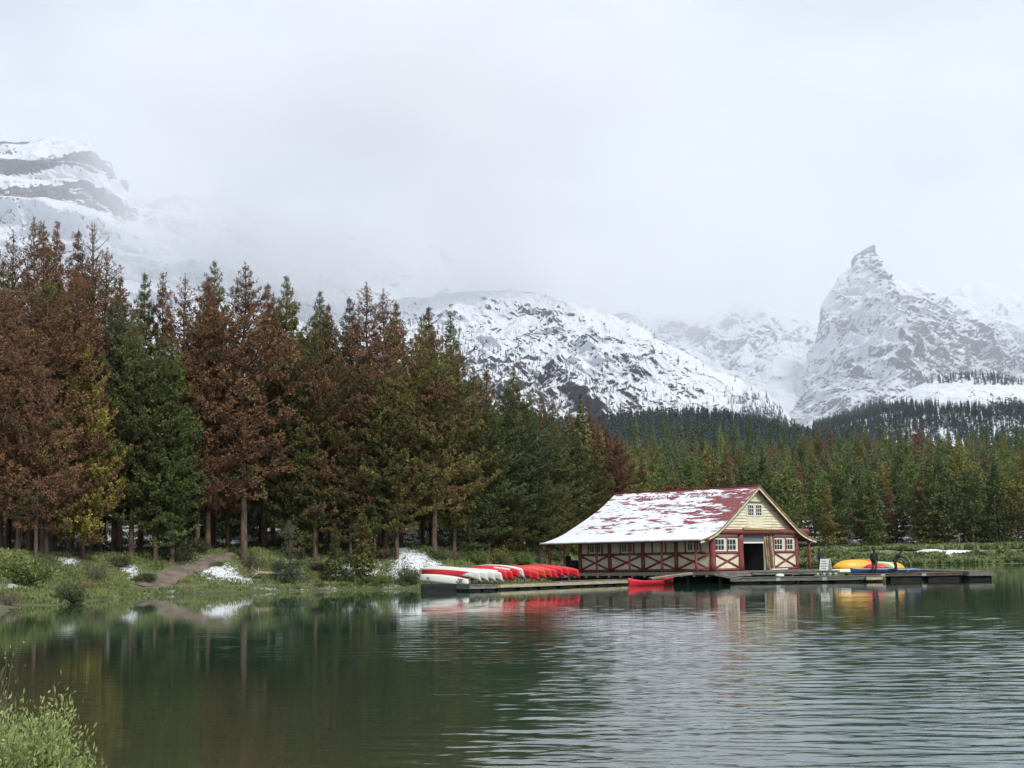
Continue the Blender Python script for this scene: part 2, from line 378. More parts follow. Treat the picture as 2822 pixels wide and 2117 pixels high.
# wind waves as real relief: calm in the lee on the left, ruffled in bands to the right
gust = fbm(WX / 9., WY / 5., 3, 70); ruffle = sstep(-.17, .07, WX / (WY + 6.) + .30 * (gust - .5) - .0009 * (WY - 40)); ruffle = .10 + .90 * ruffle * (.55 + .9 * (fbm(WX / 14., WY / 3.2, 3, 90)))
rw = np.random.default_rng(11); H_ = np.zeros(WX.shape)
for i in range(80):
    lam = .13 * (1.5 / .13) ** (i / 79.); th = rw.normal(0, .36) + .12; k = 2 * math.pi / lam; s_ = .057 * math.sqrt(2 / 80.) * (1.15 if lam < .9 else .6)
    fade = np.clip((lam / (.0045 * np.maximum(WY, 13) ** 1.02 + .02)) - .6, 0, 1)          # waves too fine for the far rows die out
    H_ += s_ / k * np.sin(k * (WX * math.sin(th) + WY * math.cos(th)) + rw.uniform(0, 6.28) + 1.5 * vnoise(WX / (lam * 9), WY / (lam * 6), i)) * fade
H_ *= ruffle * (.17 + .50 * (1 - sstep(22, 80, WY)))
me = np_mesh('lake_water', np.stack([WX, WY, H_], -1).reshape(-1, 3), grid_faces(*WX.shape), M['water'], True,
             {'shore': np.exp(-np.abs(lake_sd(WX, WY)) * .28), 'ruffle': ruffle})
tag(link('lake_water', me), kind='structure')

# trails: draped strips
def drape(name, pts, widths, mat, lift=.05):
    pts = [np.array(p, float) for p in pts]; W = []; V = []
    seg = []
    for i in range(len(pts) - 1):
        k = max(2, int(np.linalg.norm(pts[i + 1] - pts[i]) / .5))
        for j in range(k): seg.append((pts[i] * (1 - j / k) + pts[i + 1] * j / k, widths[i] * (1 - j / k) + widths[i + 1] * j / k))
    seg.append((pts[-1], widths[-1])); n = len(seg)
    c = np.array([s[0] for s in seg]); w = np.array([s[1] for s in seg])
    for _ in range(5): c[1:-1] = (c[:-2] + 2 * c[1:-1] + c[2:]) / 4
    d = np.gradient(c, axis=0); d /= np.linalg.norm(d, axis=1)[:, None] + 1e-9; nn = np.stack([-d[:, 1], d[:, 0]], 1)
    m_ = 9; s = np.linspace(-1, 1, m_)
    TRAIL.extend([(c[i, 0], c[i, 1], w[i] * .5) for i in range(n)])
    w = w[:, None] * (1 + .35 * (fbm(np.arange(n)[:, None] / 4., s[None, :] * .0 + (s[None, :] > 0) * 9, 3, 77) - .5))
    xy = c[:, None, :] + nn[:, None, :] * (s[None, :] * w / 2)[..., None]
    z = gh(xy[..., 0], xy[..., 1]) + lift - .07 * np.abs(s)[None, :] ** 3
    me = np_mesh(name, np.concatenate([xy, z[..., None]], -1).reshape(-1, 3), grid_faces(n, m_), mat, True)
    return tag(link(name, me), kind='structure')
def mat_path():
    m, t, b = new_mat('path'); p = pos(t); a = noise(t, 1.3, 4, .6, p); f = noise(t, 12, 4, .7, p)
    c = mixc(t, ramp(t, a, .35, .65), (.120, .090, .074), (.200, .160, .132)); c = mixc(t, ramp(t, f, .55, .8), c, (.2, .17, .14))
    LK(t, c, b.inputs['Base Color']); b.inputs['Roughness'].default_value = .95; bump(t, b, f, .5, .03); return m
M['path'] = mat_path()
def g2(X, Y): p = GT(X, Y); return (p.x, p.y)
drape('path', [g2(270, 1627), g2(400, 1622), g2(520, 1618), g2(640, 1617), g2(760, 1614), g2(860, 1611), g2(960, 1608)], [.6, 1.5, 1.9, 1.4, 1.1, 1.0, .5], M['path'], .07)
drape('path', [g2(400, 1619), g2(445, 1600), g2(480, 1583), g2(540, 1565), g2(600, 1545), g2(640, 1525)], [2.4, 2.3, 1.7, 1.4, 1.2, .9], M['path'], .075)
# ------------------------------------------------------------------ boathouse (local x along the gable, y along the side away from us, z = 0 at deck)
BZ = 122.0; BN = P(1961, 1575, BZ); BW = 11.5; BL = 13.8
bh = empty('boathouse', BN, math.radians(45))
tag(bh, 'cream and red log boathouse on the docks with a snow patched red roof', 'boathouse')
c45 = math.sqrt(.5); VX = Vector((c45, c45, 0)); VY = Vector((-c45, c45, 0))
def on_gable(X, Y, y=0.0):
    d = ray(X, Y); n = VY; k = ((BN + VY * y) - CAMV).dot(n) / d.dot(n); q = CAMV + d * k - BN; return (q.dot(VX), q.z)
def on_side(X, Y, x=0.0):
    d = ray(X, Y); n = VX; k = ((BN + VX * x) - CAMV).dot(n) / d.dot(n); q = CAMV + d * k - BN; return (q.dot(VY), q.z)
def bworld(x, y, z): return BN + VX * x + VY * y + Vector((0, 0, z))
WH = 2.95                                     # wall height up to the plate log
HW = BW / 2
RIDGE = on_gable(2092, 1339, -.55)[1] + .02   # ridge height
EAVE_Z = 2.45; EOUT = 2.0                     # eave edge height and overhang
def roof_z(x):
    """outer roof surface; x across the gable, flared towards the eaves"""
    a = abs(x - HW) / HW
    if a <= .86: return RIDGE + (3.02 - RIDGE) * a / .98
    z0 = RIDGE + (3.02 - RIDGE) * .86 / .98; s0 = (3.02 - RIDGE) / .98
    e = (HW + EOUT) / HW; t = (a - .86) / (e - .86); h = e - .86
    # hermite towards a shallow flare
    s1 = (EAVE_Z - z0) / h * .55
    return (2 * t**3 - 3 * t**2 + 1) * z0 + (t**3 - 2 * t**2 + t) * h * s0 + (-2 * t**3 + 3 * t**2) * EAVE_Z + (t**3 - t**2) * h * s1
# floor deck and pilings under the house
mb = MB(); mb.box((BW / 2, BL / 2 + .2, -.14), (BW + 3.4, BL + 4.6, .24))
for i in range(15): mb.beam((-1.72, -2.1 + i * 1.25, -.33), (BW + 1.7, -2.1 + i * 1.25, -.33), .2, .14)
mb.build('floor_deck', M['wood_grey'], bh)
mb = MB()
for px in (-1.4, .3, 3.2, 6, 8.8, 11.3, 12.9):
    for py in (-1.9, 1.2, 4.4, 7.6, 10.8, 14, 15.9): mb.log((px, py, -2.2), (px, py, -.38), .15, .14, 8, int(px * 9 + py))
mb.box((BW / 2, BL / 2, -.9), (BW - .6, BL - .8, .8)); mb.build('piling', M['wood_dark'], bh)

# side wall (x = 0) as panels, back walls, gable front with door opening
DX0 = on_gable(2045, 1500)[0]; DX1 = on_gable(2105, 1500)[0] + .05
mb = MB(); mb.box((.0, BL / 2, WH / 2), (.12, BL - .1, WH)); wall = mb.build('side_wall', M['cream'], bh)
mb = MB(); mb.box((BW, BL / 2, WH / 2), (.12, BL - .1, WH)).box((BW / 2, BL, WH / 2), (BW - .2, .12, WH)); mb.build('rear_wall', M['cream'], bh)
MB().box(((DX0 + .06) / 2, 0, WH / 2), (DX0 - .06, .12, WH)).build('front_wall', M['cream'], bh); MB().box(((DX1 + BW - .06) / 2, 0, WH / 2), (BW - .06 - DX1, .12, WH)).build('front_wall', M['cream'], bh)
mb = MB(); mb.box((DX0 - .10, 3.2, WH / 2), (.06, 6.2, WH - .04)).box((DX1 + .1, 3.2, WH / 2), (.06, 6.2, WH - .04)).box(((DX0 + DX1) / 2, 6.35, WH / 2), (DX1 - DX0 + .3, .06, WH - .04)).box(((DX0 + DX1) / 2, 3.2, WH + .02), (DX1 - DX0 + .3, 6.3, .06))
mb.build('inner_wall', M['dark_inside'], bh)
# things seen dimly inside
mb = MB(); mb.box((DX0 + .55, 2.2, .45), (.5, .5, .06)); 
for ax in (-.2, .2):
    for ay in (-.2, .2): mb.beam((DX0 + .55 + ax, 2.2 + ay, 0), (DX0 + .55 + ax, 2.2 + ay, .45), .05, .05)
mb.box((DX0 + .55, 2.42, .75), (.5, .05, .5)); st = mb.build('chair', M['white_paint'], None, BN, math.radians(45)); tag(st, 'white chair dim inside the boathouse doorway', 'chair')

# gable siding: overlapping boards up to the roof line
zb = WH + .28
mb = MB(); hx0, hz0 = on_gable(2057, 1461); hx1, hz1 = on_gable(2100, 1388)
nb = 15; bhgt = (RIDGE - .12 - zb) / nb
for i in range(nb):
    z0 = zb + i * bhgt; z1 = z0 + bhgt
    def half(z):
        lo, hi = 0.0, HW
        for _ in range(30):
            m_ = (lo + hi) / 2
            if roof_z(HW + m_) - .1 > z: lo = m_
            else: hi = m_
        return lo
    w0, w1 = half(z0 + .001), half(z1)
    for xa0, xa1, xb0, xb1 in ((HW - w0, HW - w1, hx0, hx0), (hx1, hx1, HW + w0, HW + w1)) if z0 < hz1 else ((HW - w0, HW - w1, HW + w0, HW + w1),):
        if xb0 - xa0 < .05 or xb1 - xa1 < .02: xb1 = max(xb1, xa1 + .01)
        V = [(xa0, -.085, z0), (xb0, -.085, z0), (xb1, -.015, z1), (xa1, -.015, z1)]
        mb.prism(V, (0, .13, 0))
mb.build('gable_siding', M['siding'], bh)
mb = MB(); mb.prism([(HW - .05 - half(zb) + .2, .06, zb), (HW + half(zb) - .2, .06, zb), (HW, .06, RIDGE - .35)], (0, .05, 0)); mb.build('gable_board', M['siding'], bh)
mb = MB(); mb.box(((hx0 + hx1) / 2, -.03, (zb + hz1) / 2), (hx1 - hx0 - .03, .09, hz1 - zb - .02)); hatch = mb.build('hatch_door', M['siding'], bh)
MB().beam(((hx0 + hx1) / 2, -.08, zb + .02), ((hx0 + hx1) / 2, -.08, hz1 - .75), .02, .012).build('trim', M['wood_grey'], hatch); MB().beam((hx0 + .1, -.09, hz1 + .04), (hx1 - .1, -.09, hz1 + .04), .1, .03).build('trim', M['wood_grey'], hatch)

def window(x0, x1, z0, z1, nx, nz, parent, side=False, y=-.075):
    """glazed sash; on the gable (x,z) or on the side wall (y,z)"""
    q = (lambda a, d, z: (d, a, z)) if side else (lambda a, d, z: (a, d, z))
    w = MB(); fw = .055; d = y
    def bx(a0, a1, b0, b1, dep, off=0):
        c = q((a0 + a1) / 2, d + off, (b0 + b1) / 2); sz = (dep, a1 - a0, b1 - b0) if side else (a1 - a0, dep, b1 - b0); w.box(c, sz)
    bx(x0, x1, z1 - fw, z1, .06); bx(x0, x1, z0, z0 + fw * 1.6, .08); bx(x0, x0 + fw, z0 + fw * 1.6, z1 - fw, .06); bx(x1 - fw, x1, z0 + fw * 1.6, z1 - fw, .06)
    for i in range(1, nx): xx = x0 + fw + (x1 - x0 - 2 * fw) * i / nx; bx(xx - .017, xx + .017, z0 + fw * 1.6, z1 - fw, .036)
    for i in range(1, nz): zz = z0 + fw + (z1 - z0 - 2 * fw) * i / nz; bx(x0 + fw, x1 - fw, zz - .017, zz + .017, .030)
    f = w.build('window', M['white_paint'], parent)
    w2 = MB(); w = w2; bx(x0 + .02, x1 - .02, z0 + .02, z1 - .02, .012, .012 * (1 if y < 0 else -1)); w2.build('pane', M['glass'], f); return f
for (xa, xb) in ((2058, 2074), (2079.5, 2096)):
    a = on_gable(xa, 1422); b = on_gable(xb, 1391); window(a[0], b[0], a[1] - .03, b[1], 3, 3, hatch, y=-.085)
GX = lambda X: on_gable(X, 1500)[0]
wz0 = on_gable(1985, 1519)[1]; wz1 = on_gable(1985, 1485)[1]
for (xa, xb) in ((1967, 1993.5), (1998.5, 2026), (2130.5, 2154), (2159, 2182.5)): window(GX(xa), GX(xb), wz0, wz1, 3, 2, bh)

# log framing of the gable front
posts = [(1961.5, .27), (2038, .30), (2129, .13), (2192.5, .17)]
px_ = [GX(p[0]) for p in posts]
for i, (x, (X, r)) in enumerate(zip(px_, posts)):
    MB().log((x, -.05, 0), (x - .02, -.05, WH), r, r * .88, 12, i).build('log_post', M['red_log'], bh)
sz = on_gable(1990, 1522.5)[1] - .02
for (a, b, s) in ((px_[0], px_[1], 1), (px_[2], px_[3], 2)):
    for z, r in ((sz, .10), (.12, .11), (wz1 + .12, .055)):
        MB().log((a + .12, -.07, z), (b - .10, -.07, z), r, r, 8, s).build('rail_log', M['red_log'], bh)
    zt = sz - .12; zl = .24
    MB().log((a + .2, -.075, zt), (b - .15, -.075, zl), .085, .085, 8, 3).build('cross_brace', M['red_log'], bh)
    MB().log((a + .2, -.095, zl), (b - .15, -.095, zt), .085, .085, 8, 4).build('cross_brace', M['red_log'], bh)
    MB().log(((a + b) / 2 + .03, -.07, sz), ((a + b) / 2 + .03, -.07, wz1 + .1), .09, .09, 8, 5).build('mullion_log', M['red_log'], bh)
    for xx in (a + .30 if s == 1 else a + .16, b - .26 if s == 1 else b - .20):
        MB().log((xx, -.065, sz), (xx, -.065, wz1 + .1), .05, .05, 7, 6).build('mullion_log', M['red_log'], bh)
# plate log across the gable, its peeled repair log, roller shutter, leaning slabs
MB().log((on_gable(1976, 1466, -.2)[0], -.22, WH + .12), (BW + 1.3, -.22, WH + .14), .20, .24, 12, 8).build('plate_log', M['red_log'], bh)
MB().log((GX(2038), -.40, WH + .30), (GX(2140), -.42, WH + .27), .13, .07, 9, 12).log((GX(2052), -.36, WH + .36), (GX(2108), -.38, WH + .31), .07, .05, 7, 13).build('repair_log', M['wood_natural'], bh)
mb = MB(); shz = on_gable(2070, 1495)[1]; shx1 = GX(2103)
for i in range(12): mb.box(((px_[1] + .3 + shx1) / 2, .02, shz + .06 + i * (WH - shz) / 12), (shx1 - px_[1] - .28, .05, (WH - shz) / 12 - .012), bevel=.01)
sh = mb.build('roller_shutter', M['shutter'], bh)
MB().box(((px_[1] + .3 + shx1) / 2, -.02, shz - .02), (shx1 - px_[1] - .28, .08, .12), bevel=.01).build('bottom_rail', M['white_paint'], sh)
MB().box((shx1 + .02, -.03, WH / 2 - .55), (.06, .06, WH + 1.1)).build('shutter_guide', M['steel'], bh)
for k, (Xa, r, mt) in enumerate(((2107.5, .10, 'wood_natural'), (2112.5, .12, 'wood_natural'), (2119, .13, 'bark_grey'), (2125, .10, 'wood_pale'))):
    MB().log((GX(Xa) + .05, -.16, .02), (GX(Xa - 1) - .05, -.06, WH - .05), r, r * .8, 9, 20 + k).build('door_log', M[mt], bh)
MB().box((GX(2124), -.35, .05), (1.2, .3, .09), bevel=.01).box((GX(2146), -.4, .06), (.9, .25, .1), bevel=.01).build('door_step', M['white_paint'], bh)

# side wall framing: posts, rails, crosses, upper studs and windows
SY = lambda X, Y=1530: on_side(X, Y)[0]
sp = [SY(1602), SY(1682), SY(1774), SY(1865.5)]
ends = [BL - .02] + sp[1:] + [0.0]
for i, y in enumerate([BL - .1] + sp[1:]): MB().log((-.06, y, 0), (-.06, y, WH), .19, .18, 10, 30 + i).build('log_post', M['red_log'], bh)
for i in range(4):
    a, b = ends[i], ends[i + 1]
    for z, r in ((sz, .10), (.12, .11)): MB().log((-.08, a - .15, z), (-.08, b + .15, z), r, r, 8, 40 + i).build('rail_log', M['red_log'], bh)
    zt = sz - .12; zl = .24
    MB().log((-.08, a - .2, zt), (-.08, b + .2, zl), .085, .085, 8, 44 + i).build('cross_brace', M['red_log'], bh)
    MB().log((-.10, a - .2, zl), (-.10, b + .2, zt), .085, .085, 8, 48 + i).build('cross_brace', M['red_log'], bh)
for X in (1623, 1661, 1711, 1748, 1799, 1836, 1890, 1932):
    y = SY(X, 1510); MB().log((-.07, y, sz), (-.07, y, WH), .07, .07, 8, X).build('mullion_log', M['red_log'], bh)
for (Xa, Xb) in ((1626, 1658), (1714, 1745), (1895, 1929)):
    ya, yb = SY(Xb, 1510), SY(Xa, 1510); ym = (ya + yb) / 2
    for a, b in ((ya + .03, ym - .02), (ym + .02, yb - .03)): window(a, b, sz + .12, WH - .12, 3, 2, bh, side=True, y=-.075)
MB().log((-.10, -.3, WH - .16), (-.10, BL + .4, WH - .16), .11, .13, 10, 60).build('plate_log', M['red_log'], bh)
# thin porch posts under the wide eaves and their beam
pxl = -1.45
for X in (1555, 1644, 1735, 1824, 1918.5): y = on_side(X, 1540, pxl)[0]; MB().log((pxl, y, -.02), (pxl, y, EAVE_Z - .02), .10, .085, 8, X).build('porch_post', M['red_log'], bh)
yb_ = on_side(1515, 1540, pxl)[0]; MB().log((pxl, yb_, -.02), (pxl, yb_, EAVE_Z - .02), .13, .12, 8, 7).build('porch_post', M['red_log'], bh)
MB().beam((pxl, -1.0, EAVE_Z - .04), (pxl, yb_ + 1.1, EAVE_Z - .04), .15, .16).build('porch_beam', M['red_log'], bh)
xr = on_gable(2229, 1530, -.15)[0]; MB().log((xr, -.2, -.02), (xr - .05, -.2, EAVE_Z - .05), .14, .12, 8, 9).build('porch_post', M['red_log'], bh)
for yy_ in (5, 10): MB().log((xr, yy_, -.02), (xr, yy_, EAVE_Z - .05), .12, .11, 8, yy_).build('porch_post', M['red_log'], bh)
MB().beam((xr, -.6, EAVE_Z - .06), (xr, BL + 1, EAVE_Z - .06), .14, .14).build('porch_beam', M['red_log'], bh)
# rafters showing under the eaves
for i in range(16):
    y = -.35 + i * 1.02
    for sgn in (-1, 1):
        mb = MB()
        xs = [HW + sgn * HW * .95, HW + sgn * (HW + EOUT - .12)]
        mb.beam((xs[0], y, roof_z(xs[0]) - .15), (xs[1], y, roof_z(xs[1]) - .13), .08, .10); mb.build('rafter', M['red_log'], bh)

# roof: finely divided so that the snow cover follows it
YF = -.62; def_back = lambda a: BL + .9 + 1.9 * sstep(.25, 1.3, a)
nu, nv = 110, 170
av = np.concatenate([np.linspace(-(HW + EOUT) / HW, 0, nu // 2 + 1), np.linspace(0, (HW + EOUT) / HW, nu // 2 + 1)[1:]])
tv = np.linspace(0, 1, nv); A, T = np.meshgrid(av, tv, indexing='ij')
RX = HW + A * HW; RYb = def_back(np.abs(A)); RY = YF + T * (RYb - YF)
RZ = np.vectorize(roof_z)(RX)
down = np.abs(A) / av.max()
# where wind and melt have bared the roof: near the ridge and towards the front edge, left solid on the flare
bare = .29 - .10 * down + .36 * (1 - sstep(.05, .40, T)) * (1 - sstep(.50, .62, down)) + .22 * np.exp(-((down - .38) / .12) ** 2) * (fbm(T * 6, down * 6, 3, 3) - .35)
bare = bare + .5 * (1 - sstep(.0, .045, down)) - .10 * sstep(.75, 1, T) - .9 * sstep(.72, .80, down)
bare = np.where(A > 0, bare * .8, bare)
v0 = np.stack([RX, RY, RZ], -1).reshape(-1, 3); v1 = v0 - np.array([0, 0, .10]); n0 = len(v0)
fa = grid_faces(*RX.shape); fb = fa[:, ::-1] + n0
idx = np.arange(n0).reshape(RX.shape); rim = np.concatenate([idx[0, :], idx[1:, -1], idx[-1, ::-1][1:], idx[::-1, 0][1:]])
fr = np.stack([rim[:-1], rim[1:], rim[1:] + n0, rim[:-1] + n0], -1)
def mat_roof():
    m, t, b = new_mat('snow patched red shingles')
    s = N(t, 'ShaderNodeTexCoord'); sx = N(t, 'ShaderNodeSeparateXYZ'); LK(t, s.outputs['Object'], sx.inputs[0])
    n1 = noise(t, 1.0, 6, .62, opos(t, (2.2, .50, 2.4))); n2 = noise(t, 1.0, 5, .6, opos(t, (6.5, 1.6, 7.5)))
    course = N(t, 'ShaderNodeTexWave', wave_type='BANDS', bands_direction='Z', wave_profile='SAW'); course.inputs['Scale'].default_value = 1.5; course.inputs['Distortion'].default_value = .5
    LK(t, s.outputs['Object'], course.inputs['Vector'])
    red = mixc(t, ramp(t, noise(t, 1, 5, .6, opos(t, (5, 5, 12))), .3, .7), (.17, .034, .042), (.27, .085, .09))
    red = mixc(t, ramp(t, course.outputs['Fac'], .75, 1.0, 0, .55), red, (.33, .14, .14))
    v = math_(t, 'ADD', math_(t, 'MULTIPLY', n1, 1.0), math_(t, 'MULTIPLY', n2, .42))
    v = math_(t, 'ADD', v, math_(t, 'MULTIPLY', course.outputs['Fac'], .06))
    thr = math_(t, 'SUBTRACT', v, math_(t, 'MULTIPLY', attr(t, 'bare'), .40)); cover = ramp(t, thr, .565, .60)
    side = ramp(t, attr(t, 'top'), .4, .6)
    cover = math_(t, 'MULTIPLY', cover, side)
    LK(t, mixc(t, cover, red, (.76, .79, .85)), b.inputs['Base Color']); b.inputs['Roughness'].default_value = .8
    h = math_(t, 'ADD', math_(t, 'MULTIPLY', cover, 1.0), math_(t, 'ADD', math_(t, 'MULTIPLY', course.outputs['Fac'], .3), math_(t, 'MULTIPLY', n2, .6)))
    bump(t, b, h, .6, .05); return m
M['roof'] = mat_roof()
me = np_mesh('roof', np.concatenate([v0, v1]), np.concatenate([fa, fb, fr]), M['roof'], False, {'bare': np.concatenate([bare.ravel(), bare.ravel()]), 'top': np.concatenate([np.ones(n0), np.zeros(n0)])})
roof = link('roof', me, bh)
mb = MB()                                             # ridge cap
mb.beam((HW, YF - .02, RIDGE + .02), (HW, def_back(0) + .03, RIDGE + .02), .26, .07).build('ridge_cap', M['red_log'], roof)
# barge boards following the flared verge
xs = np.linspace(-EOUT, BW + EOUT, 41)
mb = MB()
for i in range(40): mb.beam((xs[i], YF + .045, roof_z(xs[i]) - .20), (xs[i + 1], YF + .045, roof_z(xs[i + 1]) - .20), .05, .17)
mb.build('barge_board', M['siding'], roof)
mb = MB()
for i in range(40): mb.beam((xs[i], YF - .035, roof_z(xs[i]) - .05), (xs[i + 1], YF - .035, roof_z(xs[i + 1]) - .05), .03, .10)
mb.build('verge_strip', M['wood_natural'], roof)
lip = MB(); rl = random.Random(9)
for T_ in (0,):
    pts_ = [(-EOUT + .02, YF + .05 + (def_back(1.3) - YF - .1) * i / 60, EAVE_Z + .02 + rl.uniform(-.012, .012)) for i in range(61)]
    lip.tube(pts_, [.075 + rl.uniform(-.02, .02) for _ in pts_], 7)
M['snow'] = mat_worn('settled snow', (.72, .75, .81), (.77, .80, .86), (2, 2, 2), .85, .3, .03); lip.build('snow_lip', M['snow'], roof)
def text_obj(name, body, size, mat, parent, mw, ext=.004, shear=0.0):
    cu = bpy.data.curves.new(name, 'FONT'); cu.body = body; cu.size = size; cu.extrude = ext; cu.align_x = 'CENTER'; cu.align_y = 'CENTER'; cu.shear = shear
    tmp = bpy.data.objects.new(name + ' curve', cu); COL.objects.link(tmp)
    dg = bpy.context.evaluated_depsgraph_get(); me = bpy.data.meshes.new_from_object(tmp.evaluated_get(dg)); COL.objects.unlink(tmp); bpy.data.objects.remove(tmp)
    me.materials.append(mat) if not me.materials else None
    me.materials[0] = mat
    o = bpy.data.objects.new(name, me); COL.objects.link(o)
    if parent: o.parent = parent
    o.matrix_local = mw; return o
def roof_text(body, X, Y, size, mat, lift=.02, shear=.3):
    # find the roof point under this picture point on the slope facing the side wall
    d = ray(X, Y); best = None
    for k in np.linspace(112, 140, 1400):
        q = CAMV + d * k - BN; x, y, z = q.dot(VX), q.dot(VY), q.z
        if -EOUT < x < HW and z < roof_z(x): best = (x, y); break
    if not best: return
    x, y = best; sl = (roof_z(x + .1) - roof_z(x - .1)) / .2
    up = Vector((1, 0, sl)).normalized(); rt = Vector((0, -1, 0)); nn = rt.cross(up)
    Mx = Matrix((rt, up, nn)).transposed().to_4x4(); Mx.translation = Vector((x, y, roof_z(x))) + nn * lift
    return text_obj('lettering', body, size, mat, roof, Mx, .004, shear)
roof_text('MALIGNE', 1808, 1373, .95, M['red_log'], .012, .25)
roof_text('TOURS', 1925, 1366, .95, M['red_log'], .012, .25)
roof_text('boat rentals', 1840, 1394, .55, M['red_log'], .012, .4)
# ------------------------------------------------------------------ conifers
def mat_foliage():
    m, t, b = new_mat('conifer needles'); oi = N(t, 'ShaderNodeObjectInfo'); tint = attr(t, 'tint')
    v = opos(t); r = N(t, 'ShaderNodeVectorMath', operation='ADD'); LK(t, v, r.inputs[0])
    rv = N(t, 'ShaderNodeVectorMath', operation='SCALE'); rv.inputs[0].default_value = (37, 19, 53); LK(t, oi.outputs['Random'], rv.inputs['Scale']); LK(t, rv.outputs[0], r.inputs[1])
    cl = noise(t, .42, 3, .6, r.outputs[0])
    mask = math_(t, 'SUBTRACT', math_(t, 'ADD', oi.outputs['Alpha'], math_(t, 'MULTIPLY', math_(t, 'SUBTRACT', tint, .5), .30)), ramp(t, cl, .28, .72, .02, .98))
    rust = mixc(t, tint, (.082, .046, .026), (.345, .185, .098))
    g = N(t, 'ShaderNodeHueSaturation'); LK(t, oi.outputs['Color'], g.inputs['Color']); LK(t, ramp(t, tint, 0, 1, .45, 1.75), g.inputs['Value'])
    LK(t, ramp(t, cl, .3, .7, .485, .515), g.inputs['Hue'])
    col = mixc(t, ramp(t, mask, -.08, .08), g.outputs[0], rust)
    LK(t, col, b.inputs['Base Color']); b.inputs['Roughness'].default_value = .75; b.inputs['Specular IOR Level'].default_value = .25
    tr = N(t, 'ShaderNodeBsdfTranslucent'); LK(t, col, tr.inputs['Color']); mx = N(t, 'ShaderNodeMixShader'); mx.inputs[0].default_value = .12
    o = [n for n in t.nodes if n.type == 'OUTPUT_MATERIAL'][0]; LK(t, b.outputs[0], mx.inputs[1]); LK(t, tr.outputs[0], mx.inputs[2]); LK(t, mx.outputs[0], o.inputs[0])
    return m
M['needles'] = mat_foliage()

def tubes_np(paths, nside=4):
    """paths: list of (pts (k,3), radii (k,)) -> verts, quad faces"""
    V = []; Fc = []; off = 0; ang = np.arange(nside) / nside * 2 * np.pi
    for pts, rad in paths:
        pts = np.asarray(pts, float); d = np.gradient(pts, axis=0); d /= np.linalg.norm(d, axis=1)[:, None] + 1e-9
        up = np.where(np.abs(d[:, 2:3]) < .9, [[0, 0, 1.]], [[1., 0, 0]]); x = np.cross(d, up); x /= np.linalg.norm(x, axis=1)[:, None]; y = np.cross(d, x)
        ring = pts[:, None] + (x[:, None] * np.cos(ang)[None, :, None] + y[:, None] * np.sin(ang)[None, :, None]) * np.asarray(rad)[:, None, None]
        k = len(pts); V.append(ring.reshape(-1, 3)); i = np.arange(k - 1)[:, None] * nside; j = np.arange(nside)[None]; j2 = (j + 1) % nside
        Fc.append(np.stack([i + j, i + j2, i + nside + j2, i + nside + j], -1).reshape(-1, 4) + off); off += k * nside
    return np.concatenate(V), np.concatenate(Fc)
def blades(base, dirs, length, width, rng):
    n = len(base); d = dirs / (np.linalg.norm(dirs, axis=1)[:, None] + 1e-9)
    s = np.cross(d, rng.normal(size=(n, 3))); s /= np.linalg.norm(s, axis=1)[:, None] + 1e-9
    L = length[:, None]; W = width[:, None] / 2
    v = np.stack([base, base + d * L * .55 + s * W, base + d * L, base + d * L * .5 - s * W], 1).reshape(-1, 3)
    return v, np.arange(n * 4).reshape(-1, 4)

